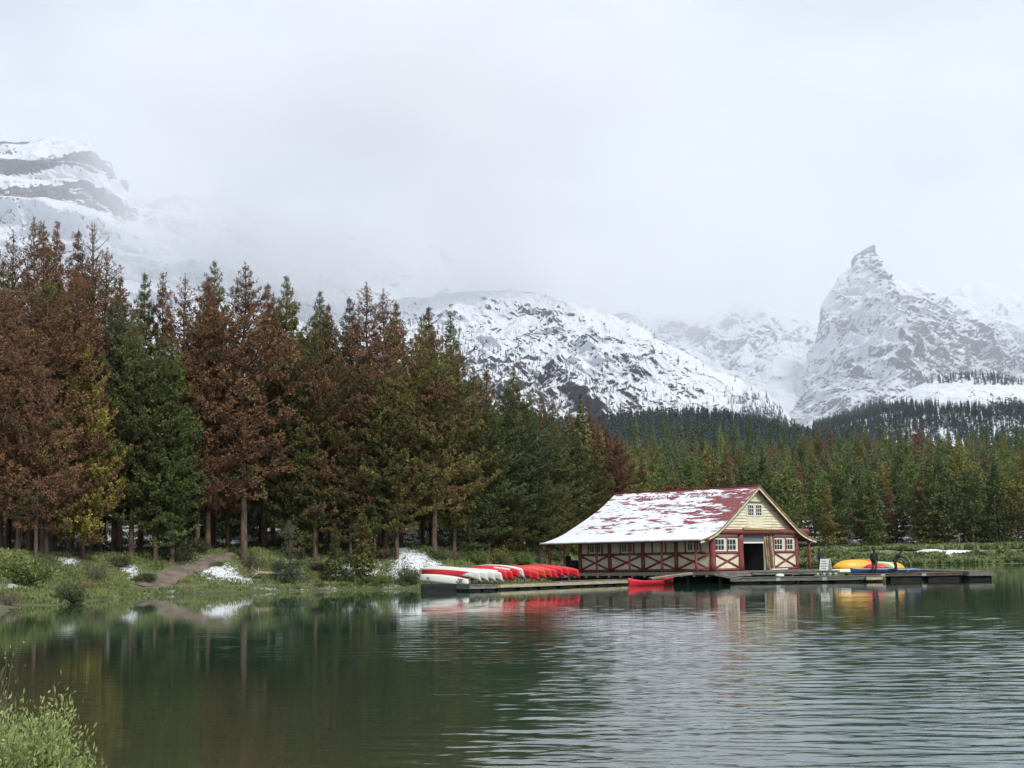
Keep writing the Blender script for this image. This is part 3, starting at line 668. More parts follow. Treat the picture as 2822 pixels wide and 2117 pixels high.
def conifer(seed, H=20.0, R=2.3, crown0=.22, dens=1.0, shape='pine', levels=.42, tuft=.225, far=False, lean=0.0, top_bare=0.0):
    """crown mesh + trunk mesh; foliage in tufts along curved limbs, limbs of uneven length so the outline is ragged"""
    rng = np.random.default_rng(seed); paths = []
    nt = 12; tz = np.linspace(0, H, nt); wx = np.cumsum(rng.normal(0, .05, nt)) * (H / 20) + lean * (tz / H) ** 2; wy = np.cumsum(rng.normal(0, .05, nt)) * (H / 20)
    wx -= wx[0]; wy -= wy[0]; r0 = .0105 * H + .04
    paths.append((np.stack([wx, wy, tz], 1), np.maximum(r0 * (1 - tz / H) ** .85, .018)))
    pbase = []; pdir = []; ptint = []
    z = H * crown0; ph = rng.uniform(0, 9)
    lump = lambda zz, a: .80 + .24 * np.sin(zz * .9 + ph + 1.7 * np.sin(a + ph)) * np.sin(zz * .43 + a * 1.3 + ph * 2) + rng.normal(0, .14)
    while z < H - .25:
        t = (z - H * crown0) / (H * (1 - crown0))
        if shape == 'spruce': prof = (1 - t) ** .95 * min(1, .7 + t * 4)
        elif shape == 'column': prof = min(1, (1 - t) * 2.4) * min(1, .6 + t * 2.5) * .9
        else: prof = min(1, .62 + t * 1.6) * min(1, (1 - t) * 1.72) ** .92 * (1 + .10 * math.sin(t * 9 + ph))
        nb = max(3, int(round(rng.uniform(3.6, 6.2) * (1 if not far else .8))))
        a0 = rng.uniform(0, 6.28)
        for k in range(nb):
            a = a0 + k * 6.283 / nb + rng.normal(0, .28); L = R * 1.16 * prof * max(.25, lump(z, a)) + .04 + .05 * (1 - t)
            if rng.random() < .16: L *= .45
            if rng.random() < .09: L *= 1.3
            up0 = (-.15 + .75 * t + rng.normal(0, .14)) if shape != 'spruce' else (-.32 + .75 * t + rng.normal(0, .10))
            cx = np.interp(z, tz, wx); cyy = np.interp(z, tz, wy); m_ = 6; s = np.linspace(0, 1, m_)
            rad = L * s; hz = up0 * rad + (.34 if shape != 'spruce' else .22) * L * s ** 2.2
            da = rng.normal(0, .12) * s
            pts = np.stack([cx + np.cos(a + da) * rad, cyy + np.sin(a + da) * rad, z + hz], 1)
            if (not far and L > .35): paths.append((pts[[0, 2, 4, 5]], np.array([.036, .025, .014, .006]) * (.6 + L * .3)))
            # tufts along the limb and on side twigs
            tt = top_bare * sstep(.55, .9, t) if top_bare else 0
            if rng.random() < tt: nt_ = int(3 * L)
            else: nt_ = int((5 + 30 * L) * dens * (.42 if far else 1))
            if nt_ < 1: continue
            ncl = max(2, int(round((2.2 + 5.5 * L) * (.8 if far else 1)))); cu = np.clip(rng.beta(1.9, 1.05, ncl), .12, 1.0); cs = rng.uniform(-1, 1, ncl); ci = rng.integers(0, ncl, nt_)
            u = np.clip(cu[ci] + rng.normal(0, .055 / max(L, .4), nt_), .08, 1.04); base = np.stack([np.interp(u, s, pts[:, i]) for i in range(3)], 1)
            spread = .44 * L * (1 - .62 * np.abs(u - .55) / .55) * cs[ci] + rng.normal(0, .075, nt_)
            tang = np.array([-math.sin(a), math.cos(a), 0]); out = np.array([math.cos(a), math.sin(a), .25])
            base = base + tang * spread[:, None] + np.array([0, 0, 1.]) * (rng.normal(0, .085, nt_) - .20 * np.abs(spread))[:, None]
            dirv = out * .8 + tang * np.sign(spread)[:, None] * .7 + np.array([0, 0, .55]) + rng.normal(0, .18, (nt_, 3))
            pbase.append(base); pdir.append(dirv); ptint.append(np.full(nt_, rng.uniform(-.26, .26)))
        z += levels * 1.42 * rng.uniform(.6, 1.4) * (1 - .30 * t) * (1.15 if far else 1)
    # leader
    nl = 14; u = rng.uniform(H - 1.3, H, nl); pbase.append(np.stack([np.interp(u, tz, wx), np.interp(u, tz, wy), u], 1)); pdir.append(np.tile([[0, 0, 1.]], (nl, 1)) * 1.4 + rng.normal(0, .35, (nl, 3))); ptint.append(np.zeros(nl))
    base = np.concatenate(pbase); dirv = np.concatenate(pdir); tint = np.concatenate(ptint) + rng.normal(0, .13, len(base))
    nbld = 3 if far else 5
    bb = np.repeat(base, nbld, 0) + rng.normal(0, .035 if not far else .09, (len(base) * nbld, 3)); dd = np.repeat(dirv, nbld, 0) * .55 + rng.normal(0, .62, (len(base) * nbld, 3)); dd[:, 2] += .12
    ln = rng.uniform(.6, 1.15, len(bb)) * (.50 + .50 * sstep(0, 5.5, H - bb[:, 2])) * tuft * (2.0 if far else 1.0); wd = ln * (.38 if not far else .46)
    v, f = blades(bb, dd, ln, wd, rng)
    tv = np.clip(np.repeat(np.repeat(tint, nbld) + rng.normal(0, .10, len(bb)) + .45, 4), 0, 1)
    tw, tf = tubes_np(paths, 4 if far else 5)
    return np_mesh('crown', v, f, M['needles'], False, {'tint': tv}), np_mesh('trunk', tw, tf, M['bark'], True)

TPL = {}
def tpl(kind):
    if kind in TPL: return TPL[kind]
    d = dict(
        pineA=dict(seed=1, H=20, R=3.3, crown0=.15), pineB=dict(seed=2, H=20, R=3.0, crown0=.14), pineC=dict(seed=3, H=20, R=3.6, crown0=.22),
        pineD=dict(seed=4, H=20, R=2.6, crown0=.10), pineE=dict(seed=15, H=20, R=3.3, crown0=.22, dens=.8),
        broad=dict(seed=5, H=14, R=3.1, crown0=.18, dens=1.0, levels=.38), broadB=dict(seed=16, H=14, R=2.9, crown0=.10, dens=1.05, levels=.38),
        slimA=dict(seed=6, H=20, R=1.9, crown0=.18, dens=.95), slimB=dict(seed=7, H=20, R=1.35, crown0=.4, dens=.8, shape='column'),
        spruceA=dict(seed=8, H=20, R=2.5, crown0=.06, shape='spruce', dens=1.05), spruceB=dict(seed=9, H=20, R=2.0, crown0=.10, shape='spruce'),
        sparse=dict(seed=10, H=20, R=2.3, crown0=.35, dens=.16, top_bare=.95), thin=dict(seed=11, H=20, R=2.4, crown0=.3, dens=.42),
        sapling=dict(seed=12, H=8, R=1.0, crown0=.04, dens=.9, levels=.3, tuft=.24, shape='spruce'), youngspruce=dict(seed=13, H=5, R=1.55, crown0=.02, dens=1.0, levels=.30, tuft=.17, shape='spruce'),
        farA=dict(seed=21, H=20, R=3.1, crown0=.10, far=True), farB=dict(seed=22, H=20, R=2.6, crown0=.08, far=True, shape='spruce'), farC=dict(seed=23, H=20, R=3.5, crown0=.16, far=True),
        farD=dict(seed=24, H=20, R=2.2, crown0=.2, far=True, shape='column'), farE=dict(seed=25, H=20, R=3.0, crown0=.05, far=True, shape='spruce', dens=1.1), farF=dict(seed=26, H=20, R=1.8, crown0=.12, far=True, shape='spruce'))[kind]
    TPL[kind] = (*conifer(**d), d['H']); return TPL[kind]
PAL = {'green': (.086, .098, .036), 'deep': (.058, .078, .034), 'olive': (.125, .115, .036), 'grey': (.080, .094, .054), 'yellow': (.190, .165, .045), 'bright': (.100, .130, .042),
       'rust': (.105, .088, .034), 'brown': (.100, .092, .034), 'orange': (.150, .095, .026), 'teal': (.085, .120, .090)}
AL = {'rust': .73, 'brown': .52, 'orange': .66, 'yellow': .28, 'olive': .30}
rngT = random.Random(77)
ORD = ['leftmost', 'second from the left', 'third from the left', 'fourth from the left', 'fifth from the left', 'sixth from the left', 'seventh from the left', 'eighth from the left', 'ninth from the left', 'tenth from the left', 'eleventh from the left', 'twelfth from the left', 'thirteenth from the left', 'fourteenth from the left', 'fifteenth from the left', 'sixteenth from the left', 'last on the right']
PEND = []
def rank_labels():
    by = {}
    for o, q in PEND: by.setdefault(q, []).append(o)
    for q, os_ in by.items():
        os_.sort(key=lambda o: o.location.x / max(o.location.y, 1))
        for i, o in enumerate(os_): o['label'] = q.replace('@', '' if len(os_) == 1 else (ORD[min(i, 16)] + ' ')) if i < 17 else q.replace('@', 'small ')
def tree(name, kind, x, y, top_z, label, cat='pine tree', group=None, col='green', alpha=None, width=1.0, base_z=None, trunk='bark', parts=True):
    cr, tr, H = tpl(kind); bz = gh1(x, y) - .15 if base_z is None else base_z
    h = top_z - bz; s = h / H; w = s * width * (min(1.22, max(.8, (1 / s) ** .5)) if kind not in ('sapling', 'youngspruce') else 1)
    r = empty(name, (x, y, bz), rngT.uniform(0, 6.28)); tag(r, label, cat, group)
    if '@' in label: PEND.append((r, label))
    c = link('crown', cr, r); k = link('trunk', tr, r); c.scale = (w, w, s); k.scale = (w, w, s)
    q = PAL[col]; j = rngT.uniform(.82, 1.22) * (1.45 if kind.startswith('far') else 1.12)
    fq = (1, 1.12, .85) if kind.startswith('far') else (1, 1.04, .95)
    c.color = (q[0] * j * rngT.uniform(.93, 1.07) * fq[0], q[1] * j * fq[1], q[2] * j * fq[2], AL.get(col, -1.0) if alpha is None else alpha)
    return r
def tree_px(X, Y, Z, kind, col, label, xb=None, **kw):
    """tree whose tip shows at picture point (X, Y) when it stands Z metres off"""
    need = 3.5 if kind in ('sapling', 'youngspruce') else 8.0
    while lake_sd(np.array([P(X, 1500, Z).x]), np.array([Z]))[0] < need: Z += .7
    p = P(X, Y, Z); return tree('pine_tree' if 'spruce' not in kind and kind != 'sapling' else 'spruce_tree', kind, p.x, Z, p.z, label, cat='pine tree' if 'spruce' not in kind and kind != 'sapling' else 'spruce tree', col=col, **kw)

# the trees that make the left skyline and the front of the wood, as they stand
GL = 'conifers of the near wood behind the left shore'
near_list = [
 # X, Ytop, Z, kind, colour, extra, label
 (3, 716, 128, 'slimA', 'olive', {}, 'olive green pine top cut by the left edge of the photo'),
 (39, 634, 130, 'thin', 'rust', {}, 'slender rust pine with ladder like tiers, first tall spire from the left edge'),
 (100, 601, 127, 'thin', 'rust', {'width': 1.15}, 'tallest rust pine of the close group of spires at the top left'),
 (127, 604, 133, 'slimB', 'rust', {}, 'narrow rust spire squeezed between the two tallest rust pines'),
 (159, 609, 128, 'pineD', 'rust', {'width': .8}, 'dense rust brown pine top beside the narrow spire at the top left'),
 (208, 634, 134, 'slimA', 'rust', {}, 'thin pointed rust pine just left of the bare twiggy pines'),
 (247, 615, 136, 'sparse', 'rust', {}, 'nearly bare pine with few brown needles, left one of the twiggy pair'),
 (272, 614, 133, 'sparse', 'rust', {'width': 1.1}, 'nearly bare pine with grey twigs, right one of the twiggy pair'),
 (290, 682, 130, 'thin', 'rust', {'width': 1.2}, 'wide thin rust pine with drooping bare limbs right of the twiggy pair'),
 (340, 762, 134, 'slimA', 'brown', {}, 'low brown green pine tip beside the thin rust pine with drooping limbs'),
 (394, 748, 136, 'slimA', 'green', {}, 'pointed green pine on the skyline left of two rust spires'),
 (452, 750, 134, 'pineD', 'rust', {'width': .8}, 'dark red brown pine spire, left one of the skyline pair'),
 (506, 754, 136, 'thin', 'rust', {'alpha': 0.80}, 'forked dark rust pine spire, right one of the skyline pair'),
 (592, 717, 133, 'pineB', 'olive', {'alpha': .12, 'width': .9}, 'tall olive green pine behind the two great rust pines'),
 (578, 762, 125, 'pineA', 'brown', {'alpha': 0.76}, 'great brown rust pine left of the tallest middle pine'),
 (676, 722, 122, 'pineE', 'rust', {'alpha': 0.78, 'width': 1.12}, 'great rust red pine with a bare trunk rising beside the trail'),
 (729, 780, 130, 'slimA', 'rust', {}, 'small reddish spire leaning beside the great rust red pine'),
 (789, 758, 134, 'pineB', 'olive', {'alpha': .05}, 'broad olive green pine with a pointed tip right of the great rust pine'),
 (755, 812, 150, 'spruceB', 'teal', {}, 'small blue green spruce tip behind the broad olive pine'),
 (882, 800, 137, 'pineB', 'green', {'width': .9}, 'dark green pine with a blunt double tip left of centre'),
 (912, 838, 134, 'slimA', 'brown', {'alpha': .6}, 'brown green pine tip tucked beside the blunt double tipped pine'),
 (955, 817, 138, 'slimA', 'grey', {}, 'slim grey green pine left of the twin rust pines'),
 (1009, 778, 134, 'thin', 'rust', {'alpha': 0.84, 'width': 1.15}, 'left one of the twin see-through rust pines'),
 (1059, 797, 131, 'thin', 'rust', {'alpha': 0.88, 'width': 1.2}, 'right one of the twin see-through rust pines'),
 (1099, 830, 138, 'slimA', 'olive', {'alpha': 0}, 'slim olive pine right of the twin rust pines'),
 (1160, 870, 139, 'pineB', 'olive', {'alpha': .2, 'width': .85}, 'bushy olive pine left of a brown tipped one'),
 (1184, 845, 142, 'slimA', 'brown', {'alpha': .5}, 'narrow brown tipped pine standing above the bushy olive pine'),
 (1244, 860, 150, 'pineD', 'green', {}, 'dark green pine that ends the tall part of the left skyline'),
 (1303, 1008, 160, 'pineB', 'olive', {'alpha': .1}, 'low olive crown where the snowy slope first shows behind the wood'),
 (1340, 1003, 156, 'pineD', 'orange', {'alpha': .8}, 'orange brown pine standing against the snowy slope'),
 (1415, 1010, 165, 'pineB', 'olive', {'alpha': 0, 'width': .95}, 'sharp olive green pine against the speckled slope'),
 (1461, 1088, 176, 'pineB', 'green', {}, 'green pine shoulder right of the sharp olive pine'),
 (1488, 1088, 184, 'slimA', 'rust', {}, 'small rust red crown left of the dark green pair'),
 (1522, 1098, 178, 'pineD', 'green', {}, 'dark green pine right of the small rust red crown'),
 (1593, 1083, 184, 'spruceB', 'deep', {}, 'pointed dark spruce above the left end of the boathouse roof'),
 (1570, 1122, 198, 'pineB', 'rust', {}, 'rust crown half hidden left of the pointed dark spruce'),
 (1625, 1118, 200, 'pineD', 'rust', {}, 'highest of the rust pines sloping down behind the boathouse'),
 (1660, 1152, 196, 'pineB', 'rust', {'width': 1.1}, 'middle one of the rust pines sloping down behind the boathouse'),
 (1700, 1188, 192, 'pineB', 'rust', {'alpha': 0.88, 'width': 1.15}, 'lowest of the rust pines sloping down behind the boathouse'),
 # second rank, full crowns in front of the skyline
 (20, 790, 118, 'pineC', 'rust', {'width': 1.15}, 'huge dark rust pine filling the left edge of the photo'),
 (137, 772, 116, 'pineA', 'rust', {'width': 1.35}, 'huge rust brown pine filling the upper left above the yellow tinged one'),
 (204, 742, 122, 'pineA', 'rust', {'width': 1.1}, 'full rust pine below the thin pointed rust spire'),
 (60, 900, 112, 'pineC', 'brown', {'alpha': 0.92, 'width': 1.2}, 'rust pine on two pale trunks near the left shore'),
 (110, 1010, 108, 'broad', 'brown', {'alpha': 0.76}, 'lower rust brown pine leaning over the green shrub at the left'),
 (238, 942, 106, 'broadB', 'yellow', {'width': 1.0, 'alpha': .38}, 'yellow green pine with orange tips at the left wood edge'),
 (325, 808, 124, 'pineB', 'grey', {}, 'grey green pine behind the yellow green one'),
 (370, 862, 121, 'pineB', 'green', {'alpha': -.2}, 'mid green pine right of the grey green one'),
 (435, 932, 116, 'pineB', 'green', {'width': 1.1}, 'full bright green pine standing near the dirt trail, left one of two'),
 (478, 934, 119, 'pineD', 'bright', {'width': 1.1}, 'full bright green pine standing near the dirt trail, right one of two'),
 (545, 900, 124, 'pineC', 'brown', {'alpha': .85}, 'shaded brown pine between the bright green pines and the great rust pine'),
 (630, 905, 130, 'pineC', 'brown', {'alpha': 0.80}, 'shaded rust pine crowded behind the great rust red pine'),
 (800, 935, 126, 'pineB', 'green', {'alpha': .25}, 'green pine with a few rusty limbs right of the great rust red pine'),
 (868, 905, 123, 'pineC', 'brown', {'alpha': .72, 'width': 1.1}, 'full rust and olive pine in front of the blunt double tipped pine'),
 (925, 985, 122, 'pineA', 'brown', {'alpha': .82, 'width': 1.05}, 'orange brown pine with heavy tiers in the middle of the near wood'),
 (1000, 960, 127, 'pineC', 'brown', {'alpha': .65}, 'shaded brown green pine under the twin rust pines'),
 (1030, 1128, 121, 'slimA', 'bright', {'width': .62}, 'thin pale green sapling spruce in front of the dark wood'),
 (1090, 985, 128, 'pineB', 'olive', {'alpha': .35}, 'olive pine right of the shaded brown one under the twin pines'),
 (1192, 905, 126, 'pineC', 'olive', {'alpha': .62, 'width': 1.15}, 'great olive and orange pine with a pale leaning trunk behind the canoes'),
 (1245, 960, 133, 'pineB', 'olive', {'alpha': .35}, 'olive pine filling in right of the great olive and orange pine'),
 (1340, 1085, 136, 'pineB', 'green', {'width': 1.15}, 'rounded green pine left of the tall dark pine behind the canoes'),
 (1395, 1055, 138, 'pineD', 'deep', {'width': 1.25}, 'broad dark green pine rising behind the red canoes'),
 (1455, 1130, 142, 'pineB', 'deep', {'width': 1.25}, 'dark green pine above the left eave of the boathouse'),
 (1520, 1160, 148, 'pineB', 'green', {'width': 1.2}, 'green pine above the boathouse roof near its left end'),
 (1580, 1185, 155, 'pineB', 'green', {'width': 1.2, 'alpha': -.2}, 'mid green pine rising over the roof right of the dark ones'),
 (1640, 1215, 163, 'pineD', 'olive', {'alpha': .05, 'width': 1.3}, 'olive green pine rising over the middle of the snowy roof'),
 (1290, 1180, 133, 'spruceA', 'deep', {}, 'dark spruce low behind the canoes beside the pale trunk'),
 (1480, 1262, 136, 'broadB', 'green', {'alpha': -.2}, 'low spreading green pine behind the porch end of the boathouse'),
 (1400, 1330, 130, 'broadB', 'olive', {'alpha': .05}, 'low spreading olive pine just behind the willow shrubs and canoes'),
 (1535, 1330, 140, 'broadB', 'olive', {'alpha': 0}, 'low olive pine touching the left tip of the boathouse roof'),
 (835, 1130, 117, 'broadB', 'green', {'alpha': .1}, 'mid height green pine left of the young blue spruce'),
 (965, 1150, 119, 'pineB', 'green', {'alpha': .12, 'width': .95}, 'short green pine at the wood edge above the snowy bank'),
 (800, 1435, 114, 'youngspruce', 'teal', {'width': 1.15}, 'young blue green spruce at the foot of the great rust pine'),
 (925, 1440, 115, 'sapling', 'green', {'width': 1.5}, 'small green conifer on the grassy bank beside the young spruce'),
 (1000, 1400, 117, 'sapling', 'olive', {'width': 1.7}, 'small olive conifer on the bank below the thin sapling'),
]
for (X, Y, Z, kind, col, kw, lab) in near_list: tree_px(X, Y, Z, kind, col, lab, group=GL, **dict(kw, width=kw.get('width', 1.0) * (1 if Y < 860 else .90), **({} if X < 740 or col == 'rust' else {'alpha': kw.get('alpha', AL.get(col, -1.0)) * .66})))

# the crowd behind the front rank: darker fillers with visible stems
fill = []; taken = [(P(t_[0], t_[1], t_[2]).x, t_[2]) for t_ in near_list]
SKY = [(-300, 700), (0, 760), (150, 700), (300, 780), (450, 830), (600, 800), (750, 850), (900, 880), (1050, 860), (1250, 960), (1400, 1090), (1600, 1150), (1800, 1190), (2822, 1200)]
tries = 0
while len(fill) < 64 and tries < 9000:
    tries += 1; y = rngT.uniform(110, 215); x = rngT.uniform(-.37, .085) * y
    if lake_sd(np.array([x]), np.array([y]))[0] < 9.5 or min((x - a) ** 2 + (y - b) ** 2 for a, b in taken) < 9.5: continue
    Xp, Yp = proj((x, y, gh1(x, y))); 
    if Xp < -140 or Xp > 1790 or (Xp > 500 and Xp < 830 and y < 135): continue
    ysky = np.interp(Xp, [a for a, b in SKY], [b for a, b in SKY]); Yt = ysky + rngT.uniform(10, 210)
    tz = P(Xp, Yt, y).z; b = gh1(x, y)
    if tz - b < 9: continue
    if tz - b > 24: tz = b + rngT.uniform(17, 24)
    taken.append((x, y)); rr = rngT.random()
    lc = .36 if Xp < 900 else .18
    col = 'rust' if rr < lc * .5 else 'brown' if rr < lc else rngT.choice(['green', 'deep', 'olive', 'grey'])
    fill.append((x, y, tz, rngT.choice(['pineA', 'pineC', 'pineB', 'slimA', 'slimB', 'pineE'] if y < 150 else ['farA', 'farC', 'farE']), col, Xp))
for (x, y, tz, kind, col, Xp) in fill:
    c = {'rust': 'rust brown', 'brown': 'brown tinged', 'green': 'green', 'deep': 'dark green', 'olive': 'olive', 'grey': 'grey green'}[col]
    zone = 'far left of the wood' if Xp < 560 else 'middle of the near wood' if Xp < 1150 else 'wood behind the canoes'
    tree('pine_tree', kind, x, y, tz, f'@{c} pine behind the front rank, {zone}', 'pine tree', GL, col)

# the wood beyond the bay, behind the boathouse and the far bank
GR = 'conifers of the far wood beyond the bay'
sky_far = [(1734, 1131, 'deep', 'farF'), (1756, 1146, 'green', 'farF'), (1775, 1139, 'deep', 'farF'), (1800, 1160, 'green', 'farB'), (1827, 1139, 'deep', 'farF'), (1838, 1150, 'deep', 'farF'), (1859, 1154, 'green', 'farF'), (1881, 1152, 'green', 'farF'),
           (1905, 1155, 'green', 'farB'), (1931, 1147, 'deep', 'farF'), (1966, 1146, 'deep', 'farF'), (1984, 1166, 'bright', 'farB'), (2000, 1161, 'green', 'farB'), (2019, 1159, 'deep', 'farF'), (2034, 1172, 'green', 'farF'), (2056, 1143, 'deep', 'farF'), (2066, 1146, 'deep', 'farF'),
           (2092, 1170, 'green', 'farB'), (2118, 1166, 'deep', 'farF'), (2147, 1150, 'deep', 'farF'), (2160, 1161, 'deep', 'farF'), (2187, 1157, 'deep', 'farF'), (2215, 1180, 'olive', 'farA'), (2241, 1157, 'deep', 'farF'), (2256, 1166, 'green', 'farF'), (2286, 1160, 'rust', 'farB'), (2312, 1180, 'green', 'farB'), (2337, 1156, 'deep', 'farF'),
           (2356, 1172, 'green', 'farB'), (2382, 1168, 'olive', 'farB'), (2424, 1160, 'deep', 'farF'), (2452, 1172, 'green', 'farB'), (2480, 1147, 'deep', 'farB'), (2500, 1160, 'green', 'farF'), (2529, 1157, 'rust', 'farA'), (2560, 1172, 'deep', 'farF'), (2588, 1180, 'green', 'farB'), (2610, 1168, 'deep', 'farF'), (2640, 1185, 'green', 'farB'),
           (2676, 1176, 'green', 'farF'), (2715, 1157, 'deep', 'farB'), (2745, 1168, 'deep', 'farB'), (2770, 1182, 'green', 'farB'), (2798, 1154, 'deep', 'farB'), (2818, 1170, 'green', 'farF')]
nfar = 0; pts = []
names_c = {'deep': 'dark green', 'green': 'green', 'olive': 'olive green', 'rust': 'rust red', 'brown': 'brown tinged', 'bright': 'fresh green', 'grey': 'grey green', 'orange': 'orange brown', 'yellow': 'yellow green'}
def zone_far(X): return 'above the boathouse roof' if X < 1900 else 'above the gable' if X < 2120 else 'above the sandwich board' if X < 2320 else 'above the kayaks' if X < 2500 else 'above the finger pier' if X < 2700 else 'at the right edge'
for (X, Y, col, kind) in sky_far:
    Z = rngT.uniform(560, 700); p = P(X, Y, Z); bz = min(gh1(p.x, Z), p.z - 15); pts.append((p.x, Z))
    tree('spruce_tree' if kind in ('farF', 'farB') else 'pine_tree', kind, p.x, Z, p.z, f'@{names_c[col]} pointed conifer on the far skyline {zone_far(X)}', 'conifer', GR, col, base_z=bz, width=.95)
front = []
tries = 0
while len(front) < 50 and tries < 5000:      # edge trees on the bank, full to the ground
    tries += 1; X = rngT.uniform(1730, 2880); y = rngT.uniform(352, 385); x = P(X, 1500, y).x
    if lake_sd(np.array([x]), np.array([y]))[0] < 17 or min([(x - a) ** 2 + (y - b) ** 2 for a, b in pts] + [99]) < 14: continue
    pts.append((x, y)); front.append(x); Yt = 1215 + rngT.uniform(0, 150) * rngT.random() ** .6 + 40 * max(0, math.sin(X * .021)); p = P(X, Yt, y)
    col = rngT.choices(['green', 'olive', 'deep', 'bright', 'rust', 'grey'], [5, 4, 3, 2, 1.2, 2])[0]
    tree('pine_tree', rngT.choice(['farA', 'farC', 'farE', 'farA', 'farB']), x, y, p.z, f'@{names_c[col]} conifer at the far bank edge {zone_far(X)}', 'conifer', GR, col, alpha=None if col == 'rust' else rngT.choice([-.6, -.2, 0, .2]), width=1.25)
rows = []
tries = 0
while len(rows) < 62 and tries < 9000:
    tries += 1; Z = rngT.uniform(250, 600); X = rngT.uniform(1640, 2870); x = P(X, 1400, Z).x
    if lake_sd(np.array([x]), np.array([Z]))[0] < 12 or min([(x - a) ** 2 + (Z - b) ** 2 for a, b in pts] + [99]) < 22: continue
    f = (Z - 250) / 350; Yt = 1300 - 120 * f + rngT.uniform(-25, 55); tz = P(X, Yt, Z).z; b = gh1(x, Z)
    if tz - b > 27: tz = b + rngT.uniform(21, 27)
    if tz - b < 13: continue
    pts.append((x, Z)); rows.append(1); Xp, Yp = proj((x, Z, tz))
    col = rngT.choices(['green', 'olive', 'deep', 'bright', 'rust', 'brown', 'grey'], [5, 4, 3, 1.5, 2.2, 1.6, 2])[0]
    tree('pine_tree', rngT.choice(['farA', 'farC', 'farE', 'farB', 'farD']), x, Z, tz, f'@{names_c[col]} conifer inside the far wood {zone_far(Xp)}', 'conifer', GR, col, width=1.15)
rank_labels(); print('trees', len(near_list), len(fill), len(sky_far), len(front), len(rows))

# what stands behind those three hundred: one mass, its trees like the others but beyond counting
def mass(name, spots, kinds, cols, label, mat, thin=6):
    """one mesh of many light conifers; spots (x, y, z, height)"""
    rng = np.random.default_rng(len(spots)); V = []; Fc = []; T = []; off = 0; C = []
    libs = []
    for kd in kinds:
        cr = tpl(kd)[0]; n = len(cr.vertices); co = np.empty(n * 3, np.float32); cr.vertices.foreach_get('co', co); co = co.reshape(-1, 4, 3)
        k = rng.permutation(len(co))[: len(co) // thin]; q = co[k]; c = q.mean(1, keepdims=True); libs.append(c + (q - c) * (thin ** .42))
    for (x, y, z, h) in spots:
        q = libs[rng.integers(len(libs))]; a = rng.uniform(0, 6.28); R_ = np.array([[math.cos(a), -math.sin(a), 0], [math.sin(a), math.cos(a), 0], [0, 0, 1]])
        w = h / 20 * rng.uniform(.9, 1.25); v = (q.reshape(-1, 3) @ R_.T) * [w, w, h / 20] + [x, y, z]
        V.append(v); m_ = len(v); T.append(np.clip(rng.normal(.45, .16, m_ // 4).repeat(4), 0, 1)); C.append(np.full(m_, rng.random()))
    V = np.concatenate(V); me = np_mesh(name, V, np.arange(len(V)).reshape(-1, 4), mat, False, {'tint': np.concatenate(T), 'kindv': np.concatenate(C)})
    return tag(link(name, me), label, None, None, 'stuff')
def mat_mass(name, stops, frost=0.0):
    m, t, b = new_mat(name); k = attr(t, 'kindv'); cr = N(t, 'ShaderNodeValToRGB'); cr.color_ramp.interpolation = 'CONSTANT'
    e = cr.color_ramp.elements; e[0].position = 0; e[0].color = c4(stops[0][1]); e[1].position = stops[1][0]; e[1].color = c4(stops[1][1])
    for p_, c_ in stops[2:]: q = e.new(p_); q.color = c4(c_)
    LK(t, k, cr.inputs['Fac']); h = N(t, 'ShaderNodeHueSaturation'); LK(t, cr.outputs[0], h.inputs['Color']); LK(t, ramp(t, attr(t, 'tint'), 0, 1, .55, 1.5), h.inputs['Value'])
    c = h.outputs[0]
    if frost: g = N(t, 'ShaderNodeNewGeometry'); s = N(t, 'ShaderNodeSeparateXYZ'); LK(t, g.outputs['Normal'], s.inputs[0]); c = mixc(t, math_(t, 'MULTIPLY', ramp(t, attr(t, 'tint'), .45, .75), frost), c, (.62, .66, .72))
    LK(t, c, b.inputs['Base Color']); b.inputs['Roughness'].default_value = .85; return m
M['mass'] = mat_mass('far wood needles', [(0, (.12, .14, .05)), (.3, (.08, .11, .045)), (.5, (.16, .15, .05)), (.64, (.11, .13, .07)), (.76, (.20, .10, .05)), (.88, (.14, .18, .055))])
spots = []; r_ = random.Random(5)
for i in range(1500):
    Z = 330 + 440 * math.sqrt(r_.random()); u = r_.uniform(.02, .40); x = u * Z
    if Z > 520: x = r_.uniform(.0, .40) * Z
    if lake_sd(np.array([x]), np.array([Z]))[0] < 20: continue
    spots.append((x, Z, gh1(x, Z) - .3, r_.uniform(13, 19)))
for i in range(260):
    Z = r_.uniform(165, 330); x = r_.uniform(-.40, .06) * Z
    if lake_sd(np.array([x]), np.array([Z]))[0] < 20: continue
    spots.append((x, Z, gh1(x, Z) - .3, r_.uniform(11, 15)))
mass('distant_forest', spots, ['farA', 'farB', 'farE', 'farF'], None, 'dense mass of small conifers in the depth of the wood', M['mass'], 5)
